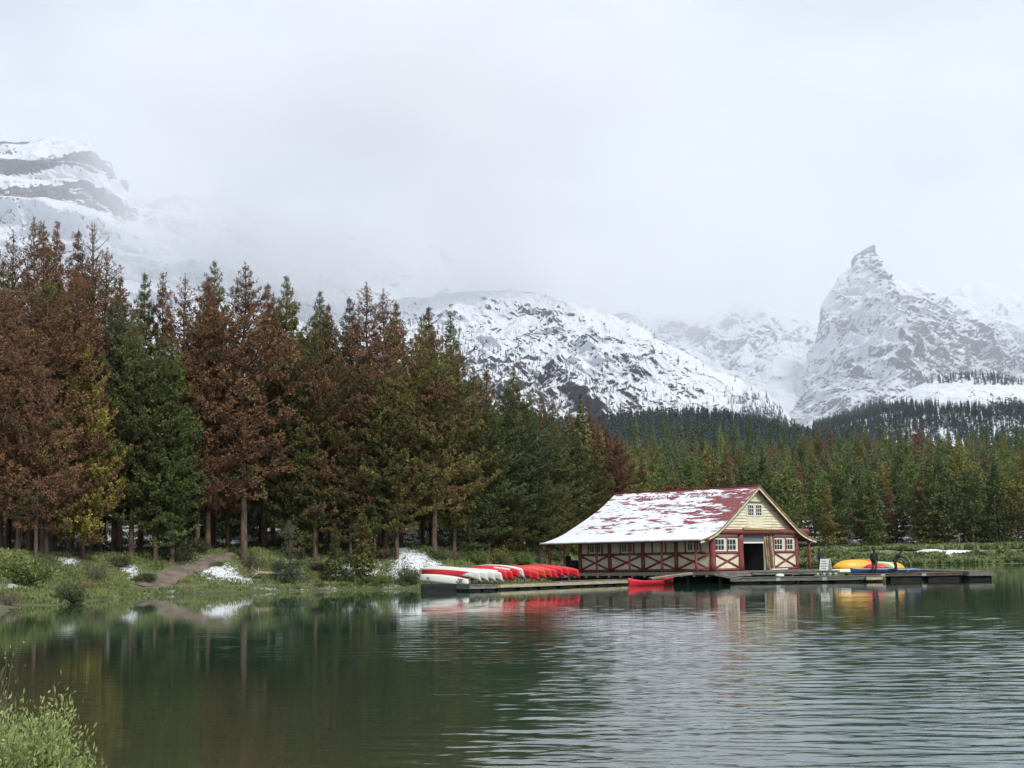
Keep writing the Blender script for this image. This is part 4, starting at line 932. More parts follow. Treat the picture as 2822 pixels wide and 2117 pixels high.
# ------------------------------------------------------------------ shrubs, grass, driftwood
def mat_leaf():
    m, t, b = new_mat('willow leaves'); oi = N(t, 'ShaderNodeObjectInfo'); h = N(t, 'ShaderNodeHueSaturation')
    LK(t, oi.outputs['Color'], h.inputs['Color']); LK(t, ramp(t, attr(t, 'tint'), 0, 1, .5, 1.7), h.inputs['Value']); LK(t, ramp(t, attr(t, 'tint'), 0, 1, .52, .48), h.inputs['Hue'])
    c = mixc(t, ramp(t, noise(t, 1.3, 3, .6, pos(t)), .56, .72, 0, .45), h.outputs[0], (.11, .08, .04))
    LK(t, c, b.inputs['Base Color']); b.inputs['Roughness'].default_value = .55
    tr = N(t, 'ShaderNodeBsdfTranslucent'); LK(t, c, tr.inputs['Color']); mx = N(t, 'ShaderNodeMixShader'); mx.inputs[0].default_value = .3
    o = [n for n in t.nodes if n.type == 'OUTPUT_MATERIAL'][0]; LK(t, b.outputs[0], mx.inputs[1]); LK(t, tr.outputs[0], mx.inputs[2]); LK(t, mx.outputs[0], o.inputs[0]); return m
M['leaf'] = mat_leaf(); M['twig'] = mat_worn('grey twigs', (.09, .07, .055), (.24, .2, .17), (6, 6, 2), .9, .4)
def shrub_mesh(seed, R=1.0, H=1.0, stems=46, leaf=.085, per=34, dead=0.0):
    """domed shrub: stems fan out from the root, leaves along their upper parts"""
    rng = np.random.default_rng(seed); paths = []; B = []; D = []; T = []
    for i in range(stems):
        a = rng.uniform(0, 6.283); e = rng.uniform(.15, 1.0) ** .7 * 1.45; L = rng.uniform(.7, 1.08)
        s = np.linspace(0, 1, 6); d0 = np.array([math.cos(a) * math.sin(e), math.sin(a) * math.sin(e), math.cos(e) + .12])
        w = rng.normal(0, .06, (6, 3)).cumsum(0); w -= w[0]
        p = d0[None] * s[:, None] * L + w + np.array([0, 0, .12]) * (s ** 2)[:, None]; p = p * [R, R, H]; p[:, 2] = np.maximum(p[:, 2], -.02)
        paths.append((p, np.linspace(.014, .003, 6) * max(R, .5)))
        n = int(per * (1 if rng.random() > dead else .08)); u = rng.beta(2.6, 1.1, n); q = np.stack([np.interp(u, s, p[:, k]) for k in range(3)], 1)
        q += rng.normal(0, .055 * R + .02, (n, 3)); B.append(q); D.append(d0[None] * .6 + np.array([0, 0, .3]) + rng.normal(0, .75, (n, 3))); T.append(np.clip(.25 + .5 * u * rng.uniform(.6, 1.3) + rng.normal(0, .13, n), 0, 1))
    B = np.concatenate(B); D = np.concatenate(D); T = np.concatenate(T)
    v, f = blades(B, D, rng.uniform(.7, 1.25, len(B)) * leaf, rng.uniform(.32, .46, len(B)) * leaf, rng)
    tv, tf = tubes_np(paths, 3)
    return np_mesh('leaves', v, f, M['leaf'], False, {'tint': np.repeat(T, 4)}), np_mesh('stems', tv, tf, M['twig'], True)
SH = [shrub_mesh(1, 1, .75, 60, .13, 55), shrub_mesh(2, 1, .9, 56, .12, 50), shrub_mesh(3, 1, .6, 64, .14, 55), shrub_mesh(4, 1, 1.0, 60, .10, 26, .45)]
def shrub(k, x, y, R, col, label, group='shrubs along the left bank', z=None, hs=1.0, cat='shrub'):
    lv, st = SH[k]; r = empty('shrub', (x, y, (gh1(x, y) if z is None else z) - .05), rngT.uniform(0, 6.28)); tag(r, label, cat, group)
    a = link('leaves', lv, r); b = link('stems', st, r); a.scale = b.scale = (R, R, R * hs); a.color = (*col, 1); return r
LG = (.120, .165, .048); DG = (.080, .105, .040); BR = (.115, .098, .055); YG = (.155, .175, .055)
for (X, Y, R, k, col, hs, lab) in [
    (60, 1612, 2.6, 0, LG, 1.0, 'large light green willow shrub under the rust pine at the left edge'),
    (190, 1662, 1.75, 1, DG, .95, 'willow shrub standing in the shallows off the left bank'),
    (110, 1590, 1.5, 1, DG, 1.1, 'dark shrub at the foot of the pale trunks on the left'),
    (20, 1560, 1.6, 2, YG, 1.0, 'yellow green low shrub at the left edge below the wood'),
    (20, 1668, 1.35, 3, BR, .9, 'brown twiggy shrub at the waterline on the left edge'),
    (262, 1598, 1.7, 3, BR, 1.0, 'brownish twiggy shrub beside the snow strip on the left bank'),
    (240, 1622, 1.0, 2, (.22, .17, .07), .9, 'tuft of dry straw coloured growth on the left bank'),
    (400, 1602, 1.5, 2, DG, .8, 'low dark green shrub beside the dirt trail'),
    (330, 1560, 1.7, 0, DG, .8, 'green shrub behind the snow strip on the left bank'),
    (500, 1545, 2.4, 1, (.045, .055, .022), .8, 'dark spreading shrub at the wood edge left of the trail'),
    (545, 1520, 1.6, 0, (.06, .06, .022), 1.0, 'olive shrub where the trail enters the wood'),
    (690, 1570, 2.1, 3, DG, 1.0, 'twiggy grey green shrub at the foot of the great rust pine'),
    (760, 1565, 1.2, 3, BR, .8, 'brown twiggy shrub by the fallen log'),
    (870, 1568, 1.4, 2, BR, .7, 'reddish brown low shrub below the young spruce'),
    (985, 1552, 1.7, 0, DG, .8, 'dark green shrub on the grassy bank left of the big snow patch'),
    (1060, 1540, 1.4, 1, BR, .9, 'brown green shrub on the bank beside the big snow patch'),
    (1010, 1612, 1.3, 0, DG, .8, 'leafy shrub hanging over the water, first of three left of the canoes'),
    (1060, 1612, 1.6, 1, LG, .8, 'leafy shrub hanging over the water, second of three left of the canoes'),
    (1122, 1612, 1.7, 1, DG, 1.1, 'leafy shrub hanging over the water right beside the white canoe'),
    (1205, 1540, 1.6, 0, DG, .9, 'dark green shrub between the snow patch and the white canoes'),
    (1255, 1545, 1.5, 3, BR, 1.0, 'brown twiggy shrub behind the white canoes'),
    (1310, 1552, 1.9, 0, LG, .9, 'light green willow behind the white canoes'),
    (1375, 1556, 2.1, 1, YG, .9, 'yellow green willow behind the first red canoes'),
    (1435, 1556, 1.9, 0, LG, .9, 'light green willow behind the middle red canoes'),
    (1485, 1552, 1.6, 3, BR, 1.1, 'dry brown shrub behind the red canoes near the porch'),
    (1530, 1545, 1.6, 2, DG, .9, 'green shrub behind the end porch post'),
    (1585, 1530, 1.8, 1, YG, 1.2, 'yellow green shrub showing under the porch roof'),
    (600, 1560, .9, 2, LG, .7, 'small bright green shrub above the round snow patch'),
    (880, 1620, .8, 1, DG, .7, 'small dark shrub at the waterline in the middle of the left bank'),
    (815, 1624, .8, 2, YG, .7, 'small yellow green shrub at the waterline near the path'),
    (950, 1618, .9, 1, LG, .7, 'small leafy shrub at the waterline left of the hanging shrubs')]:
    p = GT(X, Y); shrub(k, p.x, p.y, R * (.68 if X > 130 else .74), col, lab, hs=hs)
# foreground willow on the near bank
fl, fs = shrub_mesh(31, 1.0, 1.0, 560, .040, 230)
def fg(name_label, loc, sc, col, leaf_stems):
    r = empty('willow_bush', loc, 1.1); tag(r, name_label, 'bush'); a = link('leaves', leaf_stems[0], r); b = link('stems', leaf_stems[1], r); a.scale = b.scale = sc; a.color = (*col, 1)
p = P(20, 2160, 8.8); zb_ = gh1(p.x, p.y)
fg('bright green willow bush in the near left corner', (p.x - .12, p.y, zb_ - .1), (.62, .62, 1.12 - zb_ - .12), (.19, .25, .085), (fl, fs))
fd = shrub_mesh(33, 1.0, 1.0, 240, .034, 60, .80)
p = P(-60, 1990, 9.6); fg('grey leafless twiggy bush behind the bright willow in the near corner', (p.x - .15, p.y, gh1(p.x, p.y) - .1), (.46, .46, 1.48 - gh1(p.x, p.y)), (.17, .20, .06), fd)

# grass and ground cover
def scatter(name, label, n, xr, yr, cond, hgt, per, col_mat, seed, wide=.25):
    rng = np.random.default_rng(seed); y = rng.uniform(*yr, n); x = rng.uniform(*xr, n) * y if xr[0] > -1.5 and xr[1] < 1.5 else rng.uniform(*xr, n)
    k = cond(x, y); x = x[k]; y = y[k]; z = gh(x, y); m_ = len(x)
    base = np.repeat(np.stack([x, y, z - .03], 1), per, 0); base[:, :2] += rng.normal(0, .10, (m_ * per, 2))
    d = rng.normal(0, .42, (m_ * per, 3)); d[:, 2] = 1; hh = hgt * np.repeat(rng.uniform(.5, 1.5, m_) * (.55 + .9 * fbm(x / 2.5, y / 2.5, 3, 41)), per)
    v, f = blades(base, d, hh, hh * wide, rng); t = np.clip(np.repeat(np.repeat(fbm(x / 1.6, y / 1.6, 3, 44) * 1.3 - .15, per) + rng.normal(0, .12, m_ * per), 4), 0, 1)
    me = np_mesh(name, v, f, col_mat, False, {'tint': t}); return tag(link(name, me), label, kind='stuff')
def mat_grass():
    m, t, b = new_mat('bank grass'); p = pos(t); n = noise(t, .55, 4, .6, p)
    c = mixc(t, attr(t, 'tint'), (.085, .130, .032), (.205, .240, .080)); c = mixc(t, ramp(t, n, .52, .70), c, (.17, .135, .06)); c = mixc(t, ramp(t, noise(t, .25, 3, .5, p), .50, .68, 0, .7), c, (.060, .060, .022))
    LK(t, c, b.inputs['Base Color']); b.inputs['Roughness'].default_value = .7; return m
M['grass'] = mat_grass()
def snow_at(x, y):
    s = np.zeros(x.shape)
    for c, ax, by, w in PATCHES: s = np.maximum(s, w * np.exp(-(((x - c.x) / ax) ** 2 + ((y - c.y) / by) ** 2) * .9))
    return s
def on_path(x, y):
    d = np.full(x.shape, 99.)
    for q in TRAIL: d = np.minimum(d, np.hypot(x - q[0], y - q[1]) - q[2])
    return d < 0
rs_ = np.random.default_rng(8)
scatter('bank_grass', 'green and straw coloured grass over the left bank', 60000, (-.36, .08), (84, 150), lambda x, y: (lake_sd(x, y) > .5) & (lake_sd(x, y) < 17) & ~on_path(x, y) & (snow_at(x, y) < .34 + .3 * rs_.random(len(x))), .24, 4, M['grass'], 61)
scatter('undergrowth', 'dark low undergrowth on the floor of the wood', 26000, (-.36, .10), (100, 190), lambda x, y: (lake_sd(x, y) > 11) & (lake_sd(x, y) < 50) & (fbm(x / 4, y / 4, 3, 12) > .47), .38, 4, M['leaf'], 62, .35).color = (.045, .06, .022, 1)
M['scrub'] = M['grass'].copy(); M['scrub'].name = 'far bank scrub'
for n_ in M['scrub'].node_tree.nodes:
    if n_.type == 'MIX' and not n_.inputs['A'].is_linked: n_.inputs['A'].default_value = (.10, .15, .045, 1); n_.inputs['B'].default_value = (.25, .30, .11, 1)
scatter('bank_shrubs', 'low mass of green willow scrub along the far bank', 42000, (.125, .37), (322, 362), lambda x, y: (lake_sd(x, y) > .8) & (lake_sd(x, y) < 32) & ((fbm(x / 5, y / 5, 3, 52) > .38) | (lake_sd(x, y) < 5)) & ~((x > 74) & (np.abs(lake_sd(x, y) - 9 - 3 * fbm(x / 20, x * 0, 2, 4)) < 2.6)), .85, 5, M['scrub'], 63, .5)
# fallen log and stump roots on the bank, board in the shallows
a = GT(715, 1600); b = GT(800, 1590); la = Vector((a.x - .2, a.y, a.z + .55)); lb = Vector((b.x + 1.2, b.y - .6, b.z + .12))
t_ = empty('fallen_log', la); tag(t_, 'bleached fallen log with broken roots at the foot of the great rust pine', 'log')
M['drift'] = mat_worn('bleached driftwood', (.20, .15, .11), (.42, .34, .27), (3, 3, 3), .85, .5)
MB().log((0, 0, 0), lb - la, .15, .07, 9, 1).build('trunk', M['drift'], t_)
for q in ((-.5, .2, .5), (-.35, -.3, -.35), (.1, .3, .45), (-.5, 0, -.1)): MB().log((.1, 0, 0), q, .07, .02, 6, 3).build('root', M['drift'], t_)
p = G(340, 1641); t_ = MB().beam((0, 0, 0), (1.9, -.2, 0), .35, .10, bevel=.02).build('driftwood_plank', M['drift'], None, (p.x, p.y, .06)); tag(t_, 'pale driftwood plank lying in the shallows off the left bank', 'plank')
# ------------------------------------------------------------------ docks, canoes, people
def frame2(A, B):
    A = Vector(A); B = Vector(B); d = B - A; d.z = 0; L = d.length; d.normalize(); return A, d, L, math.atan2(d.y, d.x)
def dock(A, B, depth, zt, label, fascia='wood_pale', deck='wood_grey', skirt=.26, group=None, seams=(), endcap=None):
    """floating dock whose front edge runs from A to B; boards cross it, timber skirt, black floats"""
    A, d, L, rz = frame2(A, B); r = empty('dock', (A.x, A.y, 0), rz); tag(r, label, 'dock', group)
    mb = MB(); n = int(L / .16)
    rr = random.Random(int(L * 10))
    for i in range(n): mb.box((L * (i + .5) / n, depth / 2 + rr.uniform(-.015, .015), zt - .02 + rr.uniform(-.006, .006)), (L / n - .014, depth + .06, .04))
    mb.build('deck_boards', M[deck], r)
    cuts = [0] + [s * L for s in seams] + [L]
    for a, b in zip(cuts[:-1], cuts[1:]):
        MB().box(((a + b) / 2, .03, zt - .045 - skirt / 2), (b - a - .03, .05, skirt), bevel=.006).build('skirt_board', M[fascia], r)
    mb = MB(); mb.box((L / 2, depth - .03, zt - .045 - skirt / 2), (L - .02, .05, skirt)); mb.build('skirt_board', M['wood_grey'], r)
    for x in (.03, L - .03): MB().box((x, depth / 2, zt - .045 - skirt / 2), (.05, depth - .13, skirt)).build('end_board', M[endcap or fascia], r)
    k = max(2, int(L / 2.4))
    for i in range(k): MB().box((L * (i + .5) / k, depth / 2, (zt - .05 - skirt) / 2 - .12), (L / k * .82, depth - .25, max(.12, zt - .05 - skirt + .22)), bevel=.04).build('float', M['wood_dark'], r)
    for s in seams: MB().box((s * L, -.012, zt - .05 - skirt * .5), (.34, .03, skirt * .9)).build('joint_plate', M['steel'], r)
    return r
w = lambda X, Y: G(X, Y, 0.0)
dA = w(1372, 1626.5); dB = w(1745, 1611.5)
dock(w(1294, 1630), w(1369, 1628), 1.9, .45, 'short weathered grey dock section beside the black float', 'wood_grey')
dock(dA, dB, 2.0, .45, 'long pale timber dock along which the canoes are racked', 'wood_pale', seams=(.43, .80))
fA = w(1160, 1631); fB = w(1292, 1631)
fl_ = empty('float_platform', fA); tag(fl_, 'black float platform carrying the nearest white canoe', 'float')
L_ = (fB - fA).length; MB().box((L_ / 2, 1.0, .20), (L_, 2.0, .50), bevel=.04).build('pontoon', M['wood_dark'], fl_)
MB().box((L_ / 2, 1.0, .475), (L_ - .1, 1.9, .05)).build('deck_boards', M['wood_dark'], fl_)
MB().box((L_ - .5, -.05, .18), (.28, .07, .42), bevel=.01).build('bumper', M['white_paint'], fl_)
# building level platform, low docks to the right, finger pier
pe = P(2196, 1573, 121.5); pf = P(2311, 1572, 120.5)
dock((pe.x - 3.4, 121.9, 0), (pf.x, 120.6, 0), 3.0, .86, 'high platform in front of the boathouse door that carries the sandwich board sign', 'wood_grey', 'wood_grey', .2)
dock(w(2012, 1609), w(2386, 1604), 2.1, .46, 'long low grey dock in front of the boathouse door', 'wood_grey', seams=(.36, .7), group=None)
dock(w(2388, 1604.2), w(2434, 1603.5), 2.1, .45, 'short pale ended piece at the tip of the low grey dock', 'wood_pale')
R2a = w(2312, 1601.5); R2b = w(2692, 1598)
R2a.y += 1.2
dock((R2a.x, 121.2, 0), (34.3, 120.4, 0), 2.6, .60, 'brown edged dock on which the two dark dressed people stand', 'wood_brown' if 'wood_brown' in M else 'wood_natural', 'wood_grey', .2, seams=(.3, .66))
dock((36.1, 152, 0), (34.5, 119.6, 0), 1.9, .66, 'grey finger pier running out at the right end of the docks', 'wood_grey', 'wood_grey', .3)
def ramp_board(a, b, wd, label, mat='wood_grey'):
    r = empty('gangway', a); tag(r, label, 'ramp'); b = Vector(b) - Vector(a)
    MB().beam((0, 0, 0), b, wd, .07).build('planking', M[mat], r); sd = b.normalized().cross(Vector((0, 0, 1))).normalized() * wd / 2
    MB().beam(sd + Vector((0, 0, -.06)), b + sd + Vector((0, 0, -.06)), .06, .14).build('side_rail', M['wood_grey'], r); MB().beam(-sd + Vector((0, 0, -.06)), b - sd + Vector((0, 0, -.06)), .06, .14).build('side_rail', M['wood_grey'], r)
ramp_board(P(1905, 1579, 120.6), P(1792, 1593.5, 120.2), 1.1, 'brown plank gangway sloping from the boathouse deck down behind the red canoe', 'wood_pale')
ramp_board(P(1972, 1581, 119.6), P(2042, 1594, 118.9), 1.0, 'dark gangway from the boathouse corner down to the low grey dock')
# cream floats in their frame under the platform edge
bf = P(2246, 1588, 119.4); fr = empty('timber_frame', (bf.x, bf.y, .50)); tag(fr, 'timber frame holding four cream floats under the sandwich board', 'frame')
MB().box((.92, .25, .38), (1.94, .55, .05)).box((.92, -.02, .02), (1.94, .05, .04)).build('frame_board', M['wood_grey'], fr)
for x in (0, .48, .96, 1.86): MB().box((x + .02, .0, .19), (.06, .08, .34)).build('frame_post', M['wood_grey'], fr)
for i, x in enumerate((.25, .73, 1.17, 1.60)): 
    o = MB().tube([(0, 0, 0), (0, 0, .03), (0, 0, .28), (0, 0, .31)], [.13, .17, .17, .13], 14).build('float', M['float_cream'], None, (bf.x + x, bf.y + .26, .53))
    tag(o, ['cream float furthest left in the frame under the sign', 'pale green float second from the left in the frame under the sign', 'yellowish float third from the left in the frame under the sign', 'yellowish float at the right end of the frame under the sign'][i], 'float', 'floats in the frame under the sign')
o = MB().blob((0, 0, .1), .28, 3, (1.2, .7, .5)).build('buoy', M['white_paint'], None, (P(2150, 1588, 119.5).x, 119.6, .47)); tag(o, 'small white buoy lying on the low grey dock by the door', 'buoy')

def hull_mesh(L=4.9, beam=.40, rocker=.2, depth=.36, bow=.60, two=None, flat=.55, open_=True):
    ns, nc = 34, 15; s = np.linspace(-1, 1, ns); V = []
    b = beam * np.clip(1 - np.abs(s) ** 2.3, 0, 1) ** .75 + .012; zk = rocker * np.abs(s) ** 2.4; ze = rocker + bow
    zg = depth + (ze - depth) * np.abs(s) ** 3.6; th = np.linspace(-1, 1, nc)
    X = np.repeat(s[:, None] * L / 2, nc, 1); yy = np.sign(th) * np.abs(th) ** .62; zz = np.abs(th) ** (2.2)
    X = X * (1 - .035 * (1 - zz)[None] * (np.abs(s)[:, None] > .9) * ((np.abs(s) - .9) * 10)[:, None])
    Y = b[:, None] * yy[None]; Z = zk[:, None] + (zg - zk)[:, None] * zz[None]
    v = np.stack([X, Y, Z], -1).reshape(-1, 3); f = grid_faces(ns, nc); return v, f, ns, nc, zg, b, s
def canoe(label, base, direction, roll=0.0, pitch=0.0, inverted=True, mats=('hull_red',), group=None, L=4.9, beam=.40, name='canoe', patch_mat=None, **kw):
    """base = middle of the keel; direction = where the bow points"""
    v, f, ns, nc, zg, b, s = hull_mesh(L, beam, **kw)
    me = np_mesh('hull', v, f, M[mats[0]], True)
    if len(mats) > 1:
        me.materials.append(M[mats[1]]); k = np.zeros(len(f), np.int32); j = np.tile(np.arange(nc - 1), ns - 1); k[(j < 4) | (j > nc - 6)] = 1
        me.polygons.foreach_set('material_index', k)
    if patch_mat:
        me.materials.append(M[patch_mat]); idx = len(me.materials) - 1; i = np.repeat(np.arange(ns - 1), nc - 1); j = np.tile(np.arange(nc - 1), ns - 1)
        k = np.zeros(len(f), np.int32); me.polygons.foreach_get('material_index', k); k[(i > 17) & (i < 28) & (j > 8) & (j < 11)] = idx; me.polygons.foreach_set('material_index', k)
    r = empty(name, base); tag(r, label, 'kayak' if name == 'kayak' else 'boat' if name == 'rowing_boat' else 'canoe', group)
    d = Vector(direction).normalized(); x = d.copy(); x = (x + Vector((0, 0, math.tan(pitch)))).normalized(); y = Vector((0, 0, 1)).cross(x).normalized(); z = x.cross(y)
    R = Matrix((x, y, z)).transposed() @ Matrix.Rotation(roll + (math.pi if inverted else 0), 3, 'X'); r.rotation_euler = R.to_euler()
    h = link('hull', me, r); so = h.modifiers.new('shell', 'SOLIDIFY'); so.thickness = .018; so.offset = 1
    gm = M['hull_white'] if mats[-1] in ('hull_white', 'hull_blue') else M[mats[-1]]
    mb = MB()
    for sg in (-1, 1):
        P_ = [(s[i] * L / 2, sg * b[i], zg[i]) for i in range(0, ns, 3)] + [(s[-1] * L / 2, sg * b[-1], zg[-1])]
        mb.tube(P_, .017, 5)
    mb.build('gunwale', gm, r)
    if name == 'canoe':
        for q in (-.35, .0, .42):
            i = int((q + 1) / 2 * (ns - 1)); MB().beam((q * L / 2, -b[i], zg[i] - .02), (q * L / 2, b[i], zg[i] - .02), .05 if q == 0 else .20, .025).build('thwart' if q == 0 else 'seat', M['wood_pale'], r)
    return r
CD = Vector((.743, -.67, 0)).normalized()          # bows point to the near right
dk = (dB - dA).normalized(); GC = 'canoes racked upside down along the dock'
nrm = Vector((dk.y, -dk.x, 0))
def along(X):                                       # point of the dock's front edge under picture column X
    d = ray(X, 1615); t = (dA.x * 1.0 * 0 + 0); a = Vector((d.x, d.y)); 
    # solve cam + a*k = dA + dk*m
    det = a.x * (-dk.y) - a.y * (-dk.x); k = (dA.x * (-dk.y) - dA.y * (-dk.x)) / det; return Vector((a.x * k, a.y * k, 0))
canoes = [
 (1323, 1594, ('hull_white',), None, 'white overturned canoe, first of four behind the red and white one'),
 (1343, 1593.5, ('hull_white',), None, 'white overturned canoe, second of four behind the red and white one'),
 (1362, 1593, ('hull_white',), None, 'white overturned canoe, third of four behind the red and white one'),
 (1382, 1595, ('hull_white',), None, 'white overturned canoe, last of the four before the red ones begin'),
 (1396, 1596, ('hull_red',), 'hull_white', 'red overturned canoe with a white oval, first red one after the four white'),
 (1413, 1596.5, ('hull_red',), None, 'plain red overturned canoe, second red one after the four white'),
 (1430, 1591, ('hull_red',), 'hull_white', 'red overturned canoe with a white patch next to the single white one'),
 (1441, 1589, ('hull_white',), None, 'single white overturned canoe among the red ones'),
 (1463, 1593, ('hull_red',), 'hull_white', 'red overturned canoe with a white oval just after the single white one'),
 (1484, 1598, ('hull_red',), None, 'red overturned canoe whose bow hangs lowest over the dock'),
 (1502, 1592, ('hull_red_faded',), None, 'faded orange red overturned canoe, sixth from the boathouse end'),
 (1518, 1590, ('hull_red_faded',), None, 'brightest orange red overturned canoe, fifth from the boathouse end'),
 (1534, 1592, ('hull_red',), None, 'red overturned canoe, fourth from the boathouse end'),
 (1550, 1588, ('hull_red',), None, 'red overturned canoe, third from the boathouse end'),
 (1567, 1586.5, ('hull_red',), None, 'red overturned canoe, second from the boathouse end'),
 (1595, 1590, ('hull_red',), None, 'last red overturned canoe, touching the boathouse porch in the picture')]
rngC = random.Random(4)
racks = []
for (X, Y, mats, pm, lab) in canoes:
    e = along(X); Zt = e.y - .15 if X > 1385 else 107.6 + (X - 1323) * .012; tip = P(X, Y, Zt); mid = tip - CD * 2.42; pit = math.radians(-2.6 + rngC.uniform(-.4, .4))
    zc = tip.z + (.70 if X > 1385 else .56) + 2.42 * math.sin(-pit) * .9; racks.append((tip, mid))
    canoe(lab, (mid.x, mid.y, zc), CD, roll=math.radians(13 + rngC.uniform(-3, 3)), pitch=pit, mats=mats, patch_mat=pm, group=GC, beam=.37)
# nearest pair on the float
tipW = P(1294, 1618.5, fA.y + .05); CD0 = Vector((.76, -.65, 0)).normalized()
c0 = canoe('nearest white overturned canoe low on the black float with faint lettering near its bow', tipW - CD0 * 2.35 + Vector((0, 0, .82)), CD0, roll=math.radians(2), pitch=math.radians(-5), mats=('hull_white',), L=4.7, beam=.42, bow=.46, depth=.50, rocker=.14)
tipR = P(1303, 1600, fA.y + .75)
canoe('red sided white bottomed canoe resting on top of the nearest white one', tipR - CD0 * 2.5 + Vector((0, 0, .92)), CD0, roll=math.radians(22), pitch=math.radians(-3), mats=('hull_white', 'hull_red'), L=5.1, beam=.42, bow=.58, depth=.44)
# rack: rails on posts under the canoes
rk = empty('canoe_rack', (dA.x, dA.y, 0)); tag(rk, 'timber rack of posts and rails under the row of canoes', 'rack')
for j, (q, zz) in enumerate(((.9, .78), (3.9, .9))):
    a = racks[0][0] - CD * q; b = racks[-1][0] - CD * q; a = Vector((a.x - dA.x, a.y - dA.y, zz)) - dk * 1.4; b = Vector((b.x - dA.x, b.y - dA.y, zz)) + dk * .4
    MB().beam(a, b, .09, .12).build('rail', M['wood_grey'], rk)
    for i in range(15):
        p_ = a.lerp(b, (i + .5) / 15); MB().beam((p_.x, p_.y, -.3), (p_.x, p_.y, zz - .06), .07, .07, up=(0, 1, 0)).build('rack_post', M['wood_grey'], rk)
back = empty('dock', (dA.x, dA.y, 0), math.atan2(dk.y, dk.x)); tag(back, 'dark shadowed dock under the far ends of the canoes', 'dock')
MB().box(((dB - dA).length * .32, 3.1, .30), ((dB - dA).length * .70, 1.9, .10)).build('deck_boards', M['wood_grey'], back); MB().box(((dB - dA).length * .32, 3.1, .08), ((dB - dA).length * .68, 1.7, .32)).build('float', M['wood_dark'], back)
# red canoe moored alongside, upright
ra = w(1731, 1615.5); rb = w(1856, 1610.5); dd = (rb - ra).normalized()
cr_ = canoe('red canoe floating upright alongside the dock with white lettering near its bow', (ra + rb) / 2 + Vector((0, 0, -.06)) - Vector((0, 0, 0)), dd, inverted=False, mats=('hull_red',), L=(rb - ra).length, beam=.42, rocker=.06, bow=.60, depth=.42)
def side_text(parent, body, x, z, size, mat, y, flip=False, lean=.15):
    # lettering on the flank that faces the viewer (local -y), reading along +x
    rx = Vector((1, 0, 0)); up = Vector((0, -lean, 1)).normalized(); nn = rx.cross(up)
    if flip: rx = -rx; up = -up; nn = rx.cross(up)
    Mx = Matrix((rx, up, nn)).transposed().to_4x4(); Mx.translation = Vector((x, y, z)); return text_obj('lettering', body, size, mat, parent, Mx, .004, .15)
def flank(x, L, beam, rocker, depth, bow, frac):
    s_ = abs(2 * x / L); b_ = beam * max(0, 1 - s_ ** 2.3) ** .75 + .012; zk = rocker * s_ ** 2.4; zg = depth + (rocker + bow - depth) * s_ ** 3.6
    zf = frac ** 2.2; return -(b_ * frac ** .62) - .03, zk + (zg - zk) * zf
Lr = (rb - ra).length
yf, zf = flank(Lr * .33, Lr, .42, .06, .42, .60, .88); side_text(cr_, 'Maligne Lake', Lr * .33, zf, .20, M['letter_white'], yf, lean=.1)
# the overturned white canoe: its flank facing us is local +y after the roll, letters upside down in the photo
def inv_text(parent, body, x, size, mat, L, beam, rocker, depth, bow):
    y_, z_ = flank(x, L, beam, rocker, depth, bow, .80); rx = Vector((1, 0, 0)); up = Vector((0, .25, 1)).normalized()
    # seen from +y side: reading direction is -x with z up in canoe space
    rx = Vector((-1, 0, 0)); nn = rx.cross(up); Mx = Matrix((rx, up, nn)).transposed().to_4x4(); Mx.translation = Vector((x, -y_ + .005, z_)); return text_obj('lettering', body, size, mat, parent, Mx, .004, .2)
inv_text(c0, 'Maligne Lake', 1.5, .26, M['ink'], 4.7, .42, .14, .50, .46)

# kayaks and boats on the right hand dock
Zk = 123.2
def kayak(label, Xa, Xb, Yc, Z, hgt, mats, tiltz=0.0, roll=0.0, wid=.42):
    a = P(Xa, Yc, Z); b = P(Xb, Yc, Z + tiltz); m_ = (a + b) / 2; L = (b - a).length
    v, f, ns, nc, zg, bb, s = hull_mesh(L, wid, .10, hgt * .55, .12)
    top = v.copy(); gz = np.repeat(zg, nc); top[:, 2] = gz + (gz - v[:, 2]) * .62
    me = np_mesh('hull', v - [0, 0, hgt * .5], f, M[mats[0]], True); me2 = np_mesh('deck', top - [0, 0, hgt * .5], f[:, ::-1], M[mats[-1]], True)
    r = empty('kayak', m_); tag(r, label, 'kayak', 'kayaks piled on the right hand dock')
    d = (b - a).normalized(); y = Vector((0, 0, 1)).cross(d).normalized(); R = Matrix((d, y, d.cross(y))).transposed() @ Matrix.Rotation(roll, 3, 'X'); r.rotation_euler = R.to_euler()
    link('hull', me, r); link('deck', me2, r)
    mb = MB(); mb.tube([(s[i] * L / 2, sg * bb[i] * 1.0, zg[i] - hgt * .5) for sg in (1,) for i in range(0, ns, 3)], .02, 5); mb.build('seam', M[mats[0]], r); return r
kayak('big yellow kayak with an orange tip lying overturned behind the blue boat', 2297, 2418, 1559.5, Zk, .95, ('hull_yellow', 'hull_yellow'), .6, math.radians(60), .50)
kayak('orange red kayak peeping out above the big yellow one', 2330, 2442, 1556.5, Zk + 1.2, .8, ('hull_orange', 'hull_orange'), .8, math.radians(60), .44)
kayak('orange tipped kayak under the left end of the big yellow one', 2296, 2380, 1565, Zk + .55, .5, ('hull_orange', 'hull_orange'), .4, math.radians(70), .25)
kayak('white striped kayak beside the standing person, outermost of the nested three', 2388, 2470, 1561.5, Zk + .5, .75, ('hull_white', 'hull_white'), -.2, math.radians(55), .40)
kayak('green striped kayak nested between the white and the red one', 2384, 2462, 1562.5, Zk + .12, .7, ('hull_green', 'hull_green'), -.25, math.radians(55), .36)
kayak('red kayak innermost of the three nested beside the standing person', 2380, 2449, 1563.5, Zk - .25, .6, ('hull_red', 'hull_red'), -.3, math.radians(55), .30)
